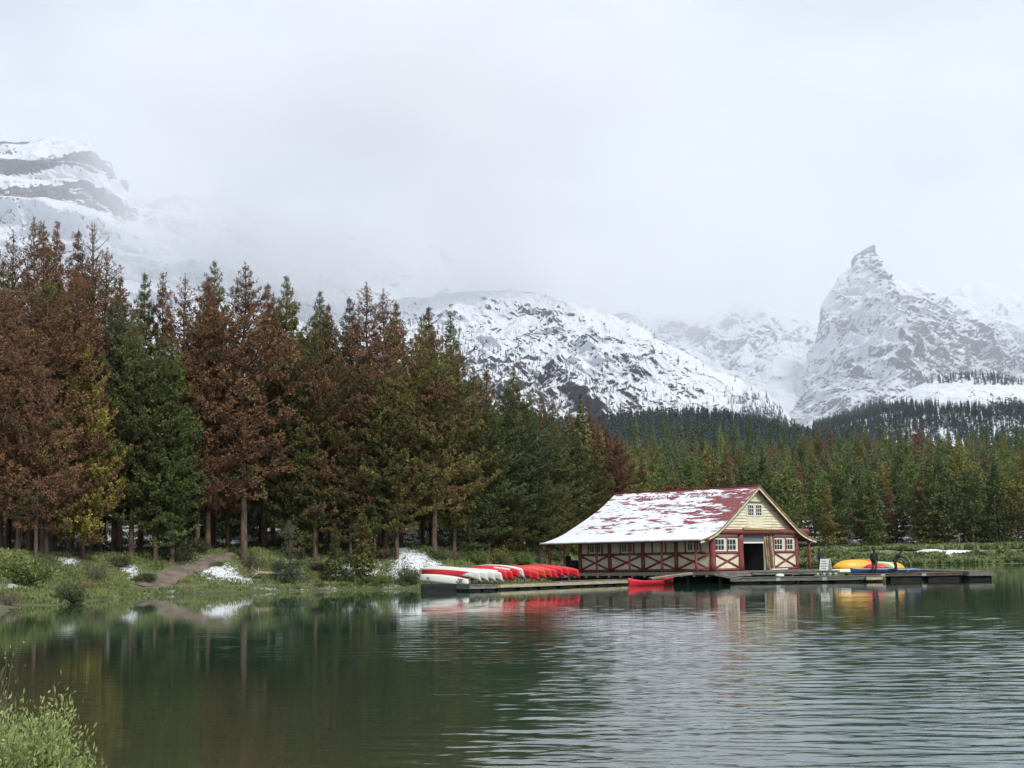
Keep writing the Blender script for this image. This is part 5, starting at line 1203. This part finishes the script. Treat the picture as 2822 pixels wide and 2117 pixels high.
kayak('second yellow kayak whose tip shows behind the bending person', 2418, 2494, 1563, Zk + 1.0, .8, ('hull_yellow', 'hull_yellow'), -.5, math.radians(55), .42)
a = P(2343, 1578, 121.9); b = P(2476, 1578, 122.1)
canoe('deep blue rowing boat lying on the dock in front of the kayaks', (a + b) / 2 + Vector((0, 0, -.02)), (b - a), inverted=False, mats=('hull_blue',), L=(b - a).length, beam=.5, rocker=.03, depth=.30, bow=.34, name='rowing_boat')
a = P(2478, 1578, 122.0); b = P(2528, 1577, 122.4)
r = canoe('small blue boat under a pale blue cover right of the bending person', (a + b) / 2, (b - a), inverted=False, mats=('hull_blue',), L=(b - a).length + .5, beam=.42, rocker=.02, depth=.24, bow=.20, name='rowing_boat')
MB().box((.1, 0, .28), (.95, .62, .03), bevel=.01).build('cover', M['deck_blue'], r)
a = P(2306, 1577, 122.6); b = P(2362, 1577, 123.0)
canoe('white overturned canoe half hidden behind the bow of the blue rowing boat', (a + b) / 2 + Vector((0, 0, .22)), (b - a), mats=('hull_white',), L=(b - a).length + 1, beam=.4, depth=.2, bow=.1, rocker=.03)

# sandwich board
sb = P(2262, 1574, 120.9); s_ = empty('sandwich_board', (sb.x + .5, 121.5, .87), math.radians(-14)); tag(s_, 'white sandwich board sign with dark lettering on the platform edge', 'sign')
for sg, nm in ((-1, 'panel'), (1, 'panel')):
    R = Matrix.Rotation(sg * math.radians(-17), 3, 'Y')
    # boards lean together: the lettered one faces left towards us
    MB().box((sg * .24, 0, .44), (.03, .72, .94), Matrix.Rotation(-sg * math.radians(15), 3, 'Y'), bevel=.006).build(nm, M['white_paint'], s_)
s_.rotation_euler = (0, 0, math.radians(52))
Rl = Matrix.Rotation(math.radians(15), 3, 'Y')
for i, (tx, sz_) in enumerate((('BOAT', .15), ('TOURS', .15), ('RENTALS', .13), ('OPEN', .15))):
    q = Rl @ Vector((-.022, 0, .28 - .19 * i)); Mx = (Rl @ Matrix(((0, 0, -1), (-1, 0, 0), (0, 1, 0)))).to_4x4(); Mx.translation = Vector((-.24, 0, .44)) + q
    text_obj('lettering', tx, sz_, M['ink'], s_, Mx, .002)
# signpost on the far bank
q = P(2644, 1500, 352); zb_ = gh1(q.x, 352); r = empty('signpost', (q.x, 352, zb_)); tag(r, 'brown post with small pointing boards on the far bank at the wood edge', 'sign'); hh = P(2644, 1470, 352).z - zb_
M['post_orange'] = mat_worn('orange brown post', (.28, .10, .03), (.42, .18, .07), (4, 4, 2), .8, .2)
MB().log((0, 0, -.2), (0, 0, hh), .14, .12, 8, 1).build('post', M['post_orange'], r); MB().box((-.5, -.17, hh - .55), (1.3, .05, .32)).build('pointing_board', M['wood_grey'], r); MB().box((.35, -.17, hh - .12), (1.1, .05, .26)).build('pointing_board', M['wood_grey'], r)
o = MB().box((0, 0, .2), (3.2, .5, .35), bevel=.05).build('bench', M['post_orange'], None, (P(2228, 1540, 350).x, 350, gh1(P(2228, 1540, 350).x, 350))); tag(o, 'low reddish plank bench in the far scrub right of the porch post', 'bench')

# ---- people
def person(label, loc, face, joints, mats, height=1.78):
    """joints: named points for a 1.8 m figure facing +x (x forward, y left, z up)"""
    s = height / 1.8; r = empty('person', loc, face); tag(r, label, 'person'); J = {k: Vector(v) for k, v in joints.items()}
    E = [('pelvis', 'waist', .15, .14), ('waist', 'chest', .14, .17), ('chest', 'neckb', .17, .09), ('neckb', 'neck', .09, .055), ('neck', 'headc', .055, .098), ('headc', 'headt', .098, .075)]
    bones = [('chest', 'shL'), ('shL', 'elL'), ('elL', 'wrL'), ('chest', 'shR'), ('shR', 'elR'), ('elR', 'wrR'), ('pelvis', 'hipL'), ('hipL', 'knL'), ('knL', 'anL'), ('anL', 'toL'), ('pelvis', 'hipR'), ('hipR', 'knR'), ('knR', 'anR'), ('anR', 'toR')]
    rad = dict(pelvis=.155, waist=.15, chest=.175, neckb=.10, neck=.058, headc=.10, headt=.07, shL=.085, shR=.085, elL=.062, elR=.062, wrL=.05, wrR=.05, hipL=.105, hipR=.105, knL=.078, knR=.078, anL=.06, anR=.06, toL=.048, toR=.048)
    names = list(rad); me = bpy.data.meshes.new('body'); vs = [tuple(J[n] * s) for n in names]; es = [(names.index(a), names.index(b)) for a, b in [(e[0], e[1]) for e in E] + bones]
    rr = [rad[n] * s for n in names]
    for sd, w_ in (('L', J['wrL']), ('R', J['wrR'])):          # palm, four fingers, thumb
        el = J['el' + sd]; d = (w_ - el).normalized(); side = d.cross(Vector((0, 1, 0))).normalized() if abs(d.y) < .9 else Vector((0, 0, 1))
        base = len(vs); vs.append(tuple((w_ + d * .075) * s)); rr.append(.034 * s); es.append((names.index('wr' + sd), base))
        for i, (off, ln) in enumerate(((-.03, .072), (-.01, .082), (.01, .077), (.03, .06))):
            b0 = len(vs); vs.append(tuple((w_ + d * .10 + side * off) * s)); rr.append(.011 * s); es.append((base, b0)); vs.append(tuple((w_ + d * (.10 + ln) + side * off * 1.2 + Vector((0, 0, -.015))) * s)); rr.append(.008 * s); es.append((b0, b0 + 1))
        b0 = len(vs); vs.append(tuple((w_ + d * .07 + side * .055) * s)); rr.append(.012 * s); es.append((base, b0)); vs.append(tuple((w_ + d * .11 + side * .075) * s)); rr.append(.010 * s); es.append((b0, b0 + 1))
    me.from_pydata(vs, es, []); me.materials.append(M[mats[0]]); o = link('body', me, r)
    sk = o.modifiers.new('skin', 'SKIN'); sk.use_smooth_shade = True
    for i, v in enumerate(o.data.skin_vertices[0].data): v.radius = (rr[i], rr[i] * (.78 if i < 3 else 1)); v.use_root = (i == 0)
    o.modifiers.new('sub', 'SUBSURF').levels = 2; o.modifiers['sub'].render_levels = 2
    hd = (J['headt'] - J['neck']).normalized(); hc = J['headc'] * s; fw = Vector((1, 0, 0)) - hd * hd.x; fw.normalize()
    MB().blob(hc + fw * .035 * s, .088 * s, 3, (.82, .80, 1.12)).blob(hc + fw * .115 * s + hd * -.005, .016 * s, 1, (1, .7, 1.3)).blob(hc + Vector((0, .085, 0)) * s, .022 * s, 2, (.8, .5, 1.2)).blob(hc - Vector((0, .085, 0)) * s, .022 * s, 2, (.8, .5, 1.2)).build('face', M['skin'], r)
    mb = MB()
    for e in (-1, 1): mb.blob(hc + fw * .105 * s + Vector((0, e * .03, 0)) * s + hd * .02 * s, .010 * s, 1)
    mb.blob(hc + fw * .105 * s - hd * .045 * s, .014 * s, 1, (.5, 1.5, .4)); mb.build('eyes_mouth', M['ink'], r)
    MB().blob(hc + hd * .055 * s - fw * .022 * s, .112 * s, 3, (1, .95, .82)).build('hood' if 'hood' in label else 'hat', M[mats[1]], r)
    # trousers and boots
    mb = MB()
    for sd in 'LR':
        h_, k_, a_ = J['hip' + sd] * s, J['kn' + sd] * s, J['an' + sd] * s; mb.tube([h_ + Vector((0, 0, .04)), h_.lerp(k_, .5), k_, k_.lerp(a_, .6), a_ + (k_ - a_) * .08], [.118 * s, .108 * s, .088 * s, .083 * s, .082 * s], 12)
    mb.build('trousers', M[mats[2]], r); mb = MB()
    for sd in 'LR': a_, t_ = J['an' + sd] * s, J['to' + sd] * s; mb.tube([a_ + Vector((-.07, 0, -.03)) * s, a_ + Vector((0, 0, -.015)) * s, t_], [.05 * s, .066 * s, .048 * s], 10)
    mb.build('boots', M['ink'], r)
    # jacket skirt
    p_, w_, c_ = J['pelvis'] * s, J['waist'] * s, J['chest'] * s
    MB().tube([p_ - (w_ - p_).normalized() * .14 * s, p_, w_, c_, c_.lerp(J['neckb'] * s, .6)], [.185 * s, .185 * s, .165 * s, .19 * s, .12 * s], 14).build('jacket', M[mats[0]], r); return r
stand = dict(pelvis=(0, 0, .98), waist=(0, 0, 1.14), chest=(.01, 0, 1.36), neckb=(.01, 0, 1.49), neck=(.02, 0, 1.56), headc=(.035, 0, 1.68), headt=(.04, 0, 1.78), shL=(0, .19, 1.44), elL=(-.03, .25, 1.17), wrL=(.05, .23, .93),
             shR=(0, -.19, 1.44), elR=(-.03, -.25, 1.17), wrR=(.06, -.23, .93), hipL=(0, .10, .92), knL=(.02, .12, .50), anL=(-.01, .13, .09), toL=(.15, .15, .04), hipR=(0, -.10, .92), knR=(.02, -.12, .50), anR=(-.01, -.13, .09), toR=(.15, -.15, .04))
p = P(2262, 1574, 122.6); person('person in dark jacket and black cap standing behind the sandwich board, facing right', (p.x, 122.8, .86), math.radians(-20), dict(stand, wrL=(.20, .12, 1.02), elL=(.02, .24, 1.16)), ('navy_cloth', 'black_cloth', 'navy_cloth'), 1.76)
p = P(2413, 1579, 121.0); person('person in black hooded jacket and grey trousers standing in front of the blue boat', (p.x, 121.3, .60), math.radians(62), stand, ('black_cloth', 'black_cloth', 'grey_cloth'), 1.88)
bend = dict(pelvis=(-.06, 0, .93), waist=(.04, 0, 1.08), chest=(.20, 0, 1.26), neckb=(.28, 0, 1.37), neck=(.33, 0, 1.42), headc=(.42, 0, 1.50), headt=(.47, 0, 1.59), shL=(.22, .19, 1.33), elL=(.45, .20, 1.22), wrL=(.68, .14, 1.12),
            shR=(.20, -.19, 1.33), elR=(.43, -.20, 1.20), wrR=(.68, -.10, 1.10), hipL=(-.08, .10, .88), knL=(.06, .14, .48), anL=(-.06, .15, .09), toL=(.10, .17, .04), hipR=(-.08, -.10, .88), knR=(-.02, -.12, .48), anR=(-.16, -.14, .09), toR=(.0, -.16, .04))
p = P(2472, 1579, 121.0); person('person in black bending forward with both arms reaching out to the right, holding a rope', (p.x, 121.3, .60), math.radians(-8), bend, ('black_cloth', 'black_cloth', 'black_cloth'), 1.86)
hd = Vector((p.x + .80, 121.15, .60 + 1.12)); ro = MB().tube([hd, hd + Vector((.12, 0, .02)), hd + Vector((.24, -.05, -.2)), hd + Vector((.30, -.1, -.6)), hd + Vector((.12, -.1, -.95)), hd + Vector((-.1, -.05, -1.08))], .012, 6).tube([hd + Vector((.1, 0, 0)), hd + Vector((.38, 0, -.3)), hd + Vector((.34, -.1, -.8)), hd + Vector((.0, -.1, -1.08))], .010, 6).build('rope', M['rope'], None); tag(ro, 'yellow green rope hanging in a loop from the bending person', 'rope')
p = P(1566, 1570, 134.5); person('person in pale hat and dark coat half hidden behind the porch post', (p.x, 134.5, .92), math.radians(-120), stand, ('black_cloth', 'wood_pale', 'grey_cloth'), 1.74)
p = P(1582, 1575, 133.0); o = MB().box((0, 0, .5), (.62, .6, 1.0), bevel=.03).build('storage_bin', M['black_cloth'], None, (p.x, 133.2, .92), math.radians(30)); tag(o, 'black upright storage bin on the porch between post and wall', 'bin')
MB().box((0, 0, 1.03), (.68, .66, .06), bevel=.02).build('lid', M['ink'], o)
# ------------------------------------------------------------------ mountains
def mountain(name, ridge, foot, Zr, Zf, n=420, m=260, amp=60, seed=1, scale=300., back=900, rockiness=.5, strata=None, bulge=0.0, streak=1.0, trees=0.0, terr=0.0, Zr2=None, Zf2=None, ridge_jit=1.0, snowlow=None, diag=False):
    """terrain sheet from foot line up to the ridge line and down the far side"""
    def line(pts, Za, Zb):
        q = np.array([tuple(P(X, Y, Za + (Zb - Za) * i / (len(pts) - 1))) for i, (X, Y) in enumerate(pts)])
        d = np.concatenate([[0], np.cumsum(np.linalg.norm(np.diff(q, axis=0), axis=1))]); u = np.linspace(0, d[-1], n); return np.stack([np.interp(u, d, q[:, k]) for k in range(3)], 1)
    R_ = line(ridge, Zr, Zr2 or Zr); F_ = line(foot, Zf, Zf2 or Zf); mb_ = 40
    s = np.linspace(0, 1, m); prof = s ** 1.0
    pts = F_[:, None] * (1 - s)[None, :, None] + R_[:, None] * s[None, :, None]
    pts[..., 2] = F_[:, None, 2] + (R_[:, None, 2] - F_[:, None, 2]) * (prof - bulge * np.sin(np.pi * s) * .5)[None]
    u = np.repeat(np.arange(n)[:, None] / n, m, 1); S = np.repeat(s[None], n, 0)
    x, y, z = pts[..., 0], pts[..., 1], pts[..., 2]; W = np.sin(np.pi * np.clip(S, 0, 1)) ** .5 * .85 + .15 * S
    g = ridged(x / scale + seed, (y * .35 + z * .9) / scale * .45 / streak, 6, seed) - .45
    if diag:
        a_ = x * .85 + z * .52; b_ = -x * .52 + z * .85 + y * .3; a_ = a_ + 30 * (fbm(x / 140, z / 140, 3, 6) - .5)
        g = ridged(a_ / (scale * .34), b_ / (scale * 1.5), 6, seed) - .45
    g2_ = ridged(x / (scale * .3), (y * .4 + z) / (scale * .5), 5, seed + 9) - .5
    disp = amp * (g * W + .32 * g2_ * W)
    pts[..., 0] += (fbm(z / (scale * .25), y / (scale * .5), 4, seed + 3) - .5) * amp * .7 * W; pts[..., 1] -= disp * 1.3; pts[..., 2] += disp * .30 * (1 - S ** 6)
    pts[..., 2] += (fbm(x / (scale * .12), y / (scale * .12), 4, seed + 5) - .5) * amp * .16 * ridge_jit
    if terr:
        zz = pts[..., 2] + .16 * x; k = terr; t = zz / k + .6 * (fbm(x / 200, z / 60, 3, seed) - .5); fr = t - np.floor(t); pts[..., 1] += (sstep(.35, .75, fr) - fr) * k * 1.4
    # far side
    B = np.stack([R_[:, 0] * (1 + back * 1.25 / R_[:, 1]), R_[:, 1] + back, np.maximum(R_[:, 2] * .1, -5)], 1); sb = np.linspace(0, 1, mb_)[1:]
    e = pts[:, -1:, :]; bp = e * (1 - sb)[None, :, None] + B[:, None] * sb[None, :, None]
    A = np.concatenate([pts, bp], 1); mm = A.shape[1]
    du = np.gradient(A, axis=0); dv = np.gradient(A, axis=1); nr = np.cross(du, dv); nr /= np.linalg.norm(nr, axis=-1, keepdims=True) + 1e-9; steep = 1 - np.abs(nr[..., 2])
    rk = rockiness * np.ones(A.shape[:2]) + (steep - .5) * 1.1
    if strata is not None: rk = rk + strata(A[..., 0], A[..., 1], A[..., 2], np.concatenate([S, np.ones((n, mm - m))], 1))
    rk = rk + .55 * (fbm(A[..., 0] / (scale * .5), A[..., 2] / (scale * .35), 4, seed + 30) - .5)
    me = np_mesh(name, A.reshape(-1, 3), grid_faces(n, mm), M['mountain'], True, {'rock': rk.ravel()})
    o = tag(link(name, me), kind='structure'); return o, A, rk
def mat_mountain():
    m, t, b = new_mat('snowy rock'); p = pos(t)
    n1 = noise(t, 1.0, 8, .62, pos(t, (.022, .012, .026))); n2 = noise(t, 1.0, 7, .68, pos(t, (.085, .04, .075))); st = noise(t, 1.0, 6, .6, pos(t, (.050, .020, .009)), .9)
    a = math_(t, 'ADD', attr(t, 'rock'), math_(t, 'MULTIPLY', math_(t, 'SUBTRACT', n1, .5), 1.1)); a = math_(t, 'ADD', a, math_(t, 'MULTIPLY', math_(t, 'SUBTRACT', n2, .5), 1.5))
    a = math_(t, 'ADD', a, math_(t, 'MULTIPLY', math_(t, 'SUBTRACT', st, .5), 1.5)); rm = ramp(t, a, .50, .60)
    n3 = noise(t, 1.0, 6, .7, pos(t, (.26, .12, .22))); a = math_(t, 'ADD', a, math_(t, 'MULTIPLY', math_(t, 'SUBTRACT', n3, .5), .9)); rm = ramp(t, a, .50, .60)
    rock = mixc(t, ramp(t, n1, .3, .7), (.040, .041, .050), (.115, .108, .118)); sn = mixc(t, ramp(t, n2, .3, .7), (.60, .63, .68), (.68, .705, .745))
    LK(t, mixc(t, rm, sn, rock), b.inputs['Base Color']); b.inputs['Roughness'].default_value = .9
    h = math_(t, 'ADD', n1, math_(t, 'MULTIPLY', n2, .4)); bump(t, b, h, .75, 14.0); return m
M['mountain'] = mat_mountain()
# left cliff and the long ridge that runs right from it
mountain('mountain', [(-320, 470), (-150, 430), (-60, 402), (0, 398), (120, 394), (200, 391), (258, 390), (273, 412), (284, 440), (312, 449), (317, 490), (345, 494), (354, 530), (385, 548), (410, 556), (470, 545), (520, 538), (600, 560), (700, 620), (820, 700)],
         [(-420, 1150), (820, 1150)], 2500, 1500, 520, 330, amp=60, seed=3, scale=240, rockiness=.05, terr=62, streak=.5,
         strata=lambda x, y, z, s: 1.0 * sstep(.30, .62, .5 + .5 * np.sin((z - .10 * x + 26 * (fbm(x / 160, z / 80, 3, 5) - .5)) / 15.5)) * sstep(-545, -600, x) * sstep(.60, .72, s) - .25 * sstep(-560, -500, x))
# clouded central ridge
mountain('mountain', [(560, 800), (640, 740), (740, 705), (800, 688), (860, 655), (940, 640), (1020, 655), (1085, 662), (1130, 668), (1190, 668), (1215, 672), (1238, 705), (1262, 738), (1330, 800), (1400, 850), (1500, 900)],
         [(420, 1150), (1500, 1150)], 3000, 1700, 420, 300, amp=75, seed=8, scale=260, rockiness=.30, streak=.7, strata=lambda x, y, z, s: .35 * sstep(.72, .95, s))
# snowy shoulder running down to the right
sh_o, shA, shR = mountain('mountain', [(600, 1000), (850, 900), (1000, 840), (1150, 815), (1300, 800), (1430, 800), (1505, 806), (1532, 818), (1603, 839), (1685, 874), (1783, 912), (1858, 960), (1950, 1008), (2044, 1053), (2095, 1080), (2146, 1117), (2190, 1166), (2230, 1190)],
         [(560, 1230), (1500, 1230), (2240, 1230)], 2100, 1150, 620, 330, amp=55, seed=12, scale=150, rockiness=.27, streak=.9, diag=True, Zr2=1350, strata=lambda x, y, z, s: .52 * (1 - sstep(.10, .62, s)) + .45 * (fbm(x / 70, z / 40, 3, 2) - .45) + .12 * sstep(250, 330, x))
# far bowl
mountain('mountain', [(1500, 900), (1620, 860), (1700, 842), (1760, 858), (1800, 880), (1860, 868), (1905, 880), (1955, 866), (1990, 872), (2018, 842), (2038, 832), (2052, 848), (2075, 842), (2095, 836), (2125, 850), (2180, 858), (2215, 870), (2262, 884), (2330, 900), (2450, 910)],
         [(1600, 1180), (2450, 1180)], 4600, 2700, 420, 260, amp=130, seed=17, scale=330, rockiness=.32, streak=1.3, diag=True, strata=lambda x, y, z, s: .30 * sstep(.45, .9, s) * (x < 900) - .3 * (1 - sstep(.2, .4, s)))
# the horned peak and its long right shoulder
mountain('mountain', [(2100, 1200), (2150, 1140), (2198, 1084), (2226, 1019), (2242, 960), (2252, 900), (2264, 838), (2285, 806), (2302, 785), (2306, 767), (2330, 748), (2346, 737), (2352, 716), (2362, 702), (2385, 686), (2402, 677), (2415, 675), (2408, 690), (2405, 706), (2407, 722), (2418, 742), (2436, 754), (2470, 768), (2512, 783), (2545, 786), (2567, 798), (2610, 812), (2650, 820), (2690, 845), (2740, 864), (2822, 886), (2960, 930)],
         [(2080, 1230), (2500, 1230), (2980, 1230)], 3300, 2050, 620, 420, amp=105, seed=23, scale=210, rockiness=.20, streak=1.2, ridge_jit=.55, diag=True,
         strata=lambda x, y, z, s: .42 * np.exp(-((x - 800) / 130) ** 2) + .20 * (1 - sstep(.1, .5, s)) + .30 * (fbm((x - .5 * z) / 60, z / 130, 4, 6) - .5) - .30 * sstep(860, 1000, x) * sstep(.30, .6, s) + .45 * sstep(612, 650, z) - .22 * sstep(480, 520, z) * sstep(600, 560, z) + .22 * (np.sin((x + .30 * z) / 8. + 2 * fbm(x / 50, z / 50, 2, 3)) - .2) * (x < 700))
mountain('mountain', [(2450, 900), (2560, 850), (2620, 812), (2650, 782), (2672, 790), (2705, 774), (2730, 782), (2760, 800), (2785, 806), (2822, 806), (2900, 800), (3050, 850)],
         [(2450, 1150), (3050, 1150)], 4700, 3000, 260, 200, amp=130, seed=29, scale=300, rockiness=.42)
# snowy knoll with speckled scree at the right
kn_o, knA, knR = mountain('hill', [(2250, 1178), (2330, 1150), (2400, 1120), (2470, 1085), (2540, 1058), (2610, 1040), (2680, 1030), (2740, 1036), (2822, 1056), (2950, 1085), (3100, 1110)],
         [(2230, 1230), (3120, 1230)], 1500, 1050, 420, 180, amp=22, seed=31, scale=110, rockiness=.78, streak=.6)
# dark wooded foothill in front of the shoulder
fh_o, fhA, fhR = mountain('hill', [(1200, 1195), (1400, 1182), (1560, 1178), (1680, 1166), (1800, 1154), (1900, 1150), (1990, 1154), (2060, 1166), (2140, 1186), (2210, 1204), (2290, 1222), (2400, 1232)],
         [(1150, 1275), (2420, 1275)], 1150, 900, 300, 90, amp=8, seed=37, scale=90, rockiness=.3, streak=.6)
# trees of the far slopes, each belt one mass
M['hazed_mass'] = mat_mass('haze tinted slope needles', [(0, (.048, .072, .074)), (.35, (.036, .056, .062)), (.7, (.062, .084, .082))])  # blue of the distant haze is mixed into these needle colours
M['frost_mass'] = mat_mass('frosted slope needles', [(0, (.075, .085, .085)), (.35, (.055, .065, .068)), (.7, (.10, .11, .105))], .55)
def slope_trees(A, dens_f, n, hr, seed, mat, name, label, thin=60):
    rng = np.random.default_rng(seed); a, b = A.shape[0], A.shape[1] - 45; out = []
    ii = rng.integers(2, a - 2, n); jj = rng.integers(2, b, n); q = A[ii, jj] + rng.uniform(-.5, .5, (n, 1)) * (A[ii + 1, jj + 1] - A[ii, jj])
    xs_ = []; 
    for (x, y, z), i, j in zip(q, ii, jj):
        Xp, Yp = proj((x, y, z))
        if rng.random() < dens_f(Xp, Yp, x, y): out.append((x, y, z - .5, rng.uniform(*hr)))
    mass(name, out, ['farB', 'farF'], None, label, mat, thin); return len(out)
na = slope_trees(fhA, lambda X, Y, x, y: 1.0, 6500, (9, 13), 3, M['hazed_mass'], 'foothill_forest', 'dark blue green wood covering the foothill behind the far wood', 46)
def df(X, Y, x, y):
    n_ = float(vnoise(x / 45., y / 30., 4)); top = np.interp(X, [600, 1280, 1400, 1600, 1800, 1900, 2050, 2230], [900, 940, 990, 1060, 1120, 1140, 1100, 1160])
    v = (Y - top + 70) / 130. - .15; return max(0.0, min(1.0, v)) * (1.0 if n_ > .42 else .25) + (.02 if Y > 860 else 0)
nb_ = slope_trees(shA, df, 10000, (4, 8), 5, M['frost_mass'], 'slope_forest', 'frosted conifers scattered up the snowy shoulder', 60)
def dk_(X, Y, x, y):
    n_ = float(vnoise(x / 30., y / 22., 9)); v = 0.0
    if Y > 1120: v = .98 if n_ > .33 else .35
    if X > 2680 and Y < 1062: v = .9
    if Y < 1058 and 2450 < X < 2700: v = .45
    return v
nc_ = slope_trees(knA, dk_, 7000, (6, 10), 7, M['hazed_mass'], 'hillside_forest', 'dark conifers in belts on the snowy knoll at the right', 46)
print('slope trees', na, nb_, nc_)
# ------------------------------------------------------------------ air: even haze over the whole valley, and low cloud hanging on the slopes
def vol_box(name, lo, hi, label, cutter=None):
    c = [(a + b) / 2 for a, b in zip(lo, hi)]; s = [b - a for a, b in zip(lo, hi)]
    bm = bmesh.new(); bmesh.ops.create_cube(bm, size=1.0, matrix=Matrix.Translation(c) @ Matrix.Diagonal((*s, 1))); me = bpy.data.meshes.new(name); bm.to_mesh(me); bm.free()
    return tag(link(name, me), label, kind='stuff')
hz = vol_box('haze', (-12200, -130, -8), (12200, 9200, 1150), 'pale cold haze filling the valley')
m = bpy.data.materials.new('haze'); m.use_nodes = True; t = m.node_tree; t.nodes.clear(); o = N(t, 'ShaderNodeOutputMaterial'); v = N(t, 'ShaderNodeVolumePrincipled')
v.inputs['Color'].default_value = (.92, .945, .985, 1); v.inputs['Density'].default_value = 2.2e-5; v.inputs['Anisotropy'].default_value = .15; LK(t, v.outputs[0], o.inputs['Volume']); hz.data.materials.append(m)
ms = vol_box('mist', (-9000, 1255, -7), (9000, 9100, 1140), 'thin mist in front of the mountains'); m = m.copy(); m.name = 'mist'; ms.data.materials.append(m)
[n for n in m.node_tree.nodes if n.type == 'PRINCIPLED_VOLUME'][0].inputs['Density'].default_value = 2.9e-4
def cloud(name, lo, hi, base, width, dens, scale, seed, label, xfade, xclear=None, thr=(.44, .60)):
    o_ = vol_box(name, lo, hi, label); m = bpy.data.materials.new(name); m.use_nodes = True; t = m.node_tree; t.nodes.clear(); o = N(t, 'ShaderNodeOutputMaterial'); v = N(t, 'ShaderNodeVolumePrincipled')
    v.inputs['Color'].default_value = (.988, .991, .998, 1); v.inputs['Anisotropy'].default_value = .25
    g = N(t, 'ShaderNodeNewGeometry'); s = N(t, 'ShaderNodeSeparateXYZ'); LK(t, g.outputs['Position'], s.inputs[0])
    n = N(t, 'ShaderNodeTexNoise'); n.inputs['Scale'].default_value = scale; n.inputs['Detail'].default_value = 4; n.inputs['Roughness'].default_value = .5; n.inputs['Distortion'].default_value = .3
    mp = N(t, 'ShaderNodeMapping'); mp.inputs['Location'].default_value = (seed * 10., seed * 7., 0); mp.inputs['Scale'].default_value = (1, .7, 1.5); LK(t, g.outputs['Position'], mp.inputs['Vector']); LK(t, mp.outputs[0], n.inputs['Vector'])
    h = ramp(t, math_(t, 'ADD', s.outputs['Z'], math_(t, 'MULTIPLY', math_(t, 'SUBTRACT', n.outputs['Fac'], .5), width * 2.4)), base - width, base + width)
    d = math_(t, 'MULTIPLY', h, ramp(t, n.outputs['Fac'], thr[0], thr[1], .10, 1))
    top = ramp(t, s.outputs['Z'], hi[2] - 260, hi[2] - 10, 1, 0); d = math_(t, 'MULTIPLY', d, top)
    for a, b in xfade: d = math_(t, 'MULTIPLY', d, ramp(t, s.outputs['X'], min(a, b), max(a, b), 0 if a < b else 1, 1 if a < b else 0))
    for a, b in ((lo[1], lo[1] + 150), (hi[1], hi[1] - 150)): d = math_(t, 'MULTIPLY', d, ramp(t, s.outputs['Y'], min(a, b), max(a, b), 0 if a < b else 1, 1 if a < b else 0))
    LK(t, math_(t, 'MULTIPLY', d, dens), v.inputs['Density']); LK(t, v.outputs[0], o.inputs['Volume']); o_.data.materials.append(m); m.cycles.volume_step_rate = 1.0; return o_
cloud('low_cloud', (-620, 1620, 215), (560, 2280, 900), 330, 60, 0.0080, .0050, 3, 'bank of low cloud hanging across the middle ridge', ((-560, -380), (300, 60)))
cloud('low_cloud', (-100, 3450, 330), (2200, 4500, 1120), 640, 130, .0016, .0024, 5, 'thin cloud drifting across the far ridges', ())
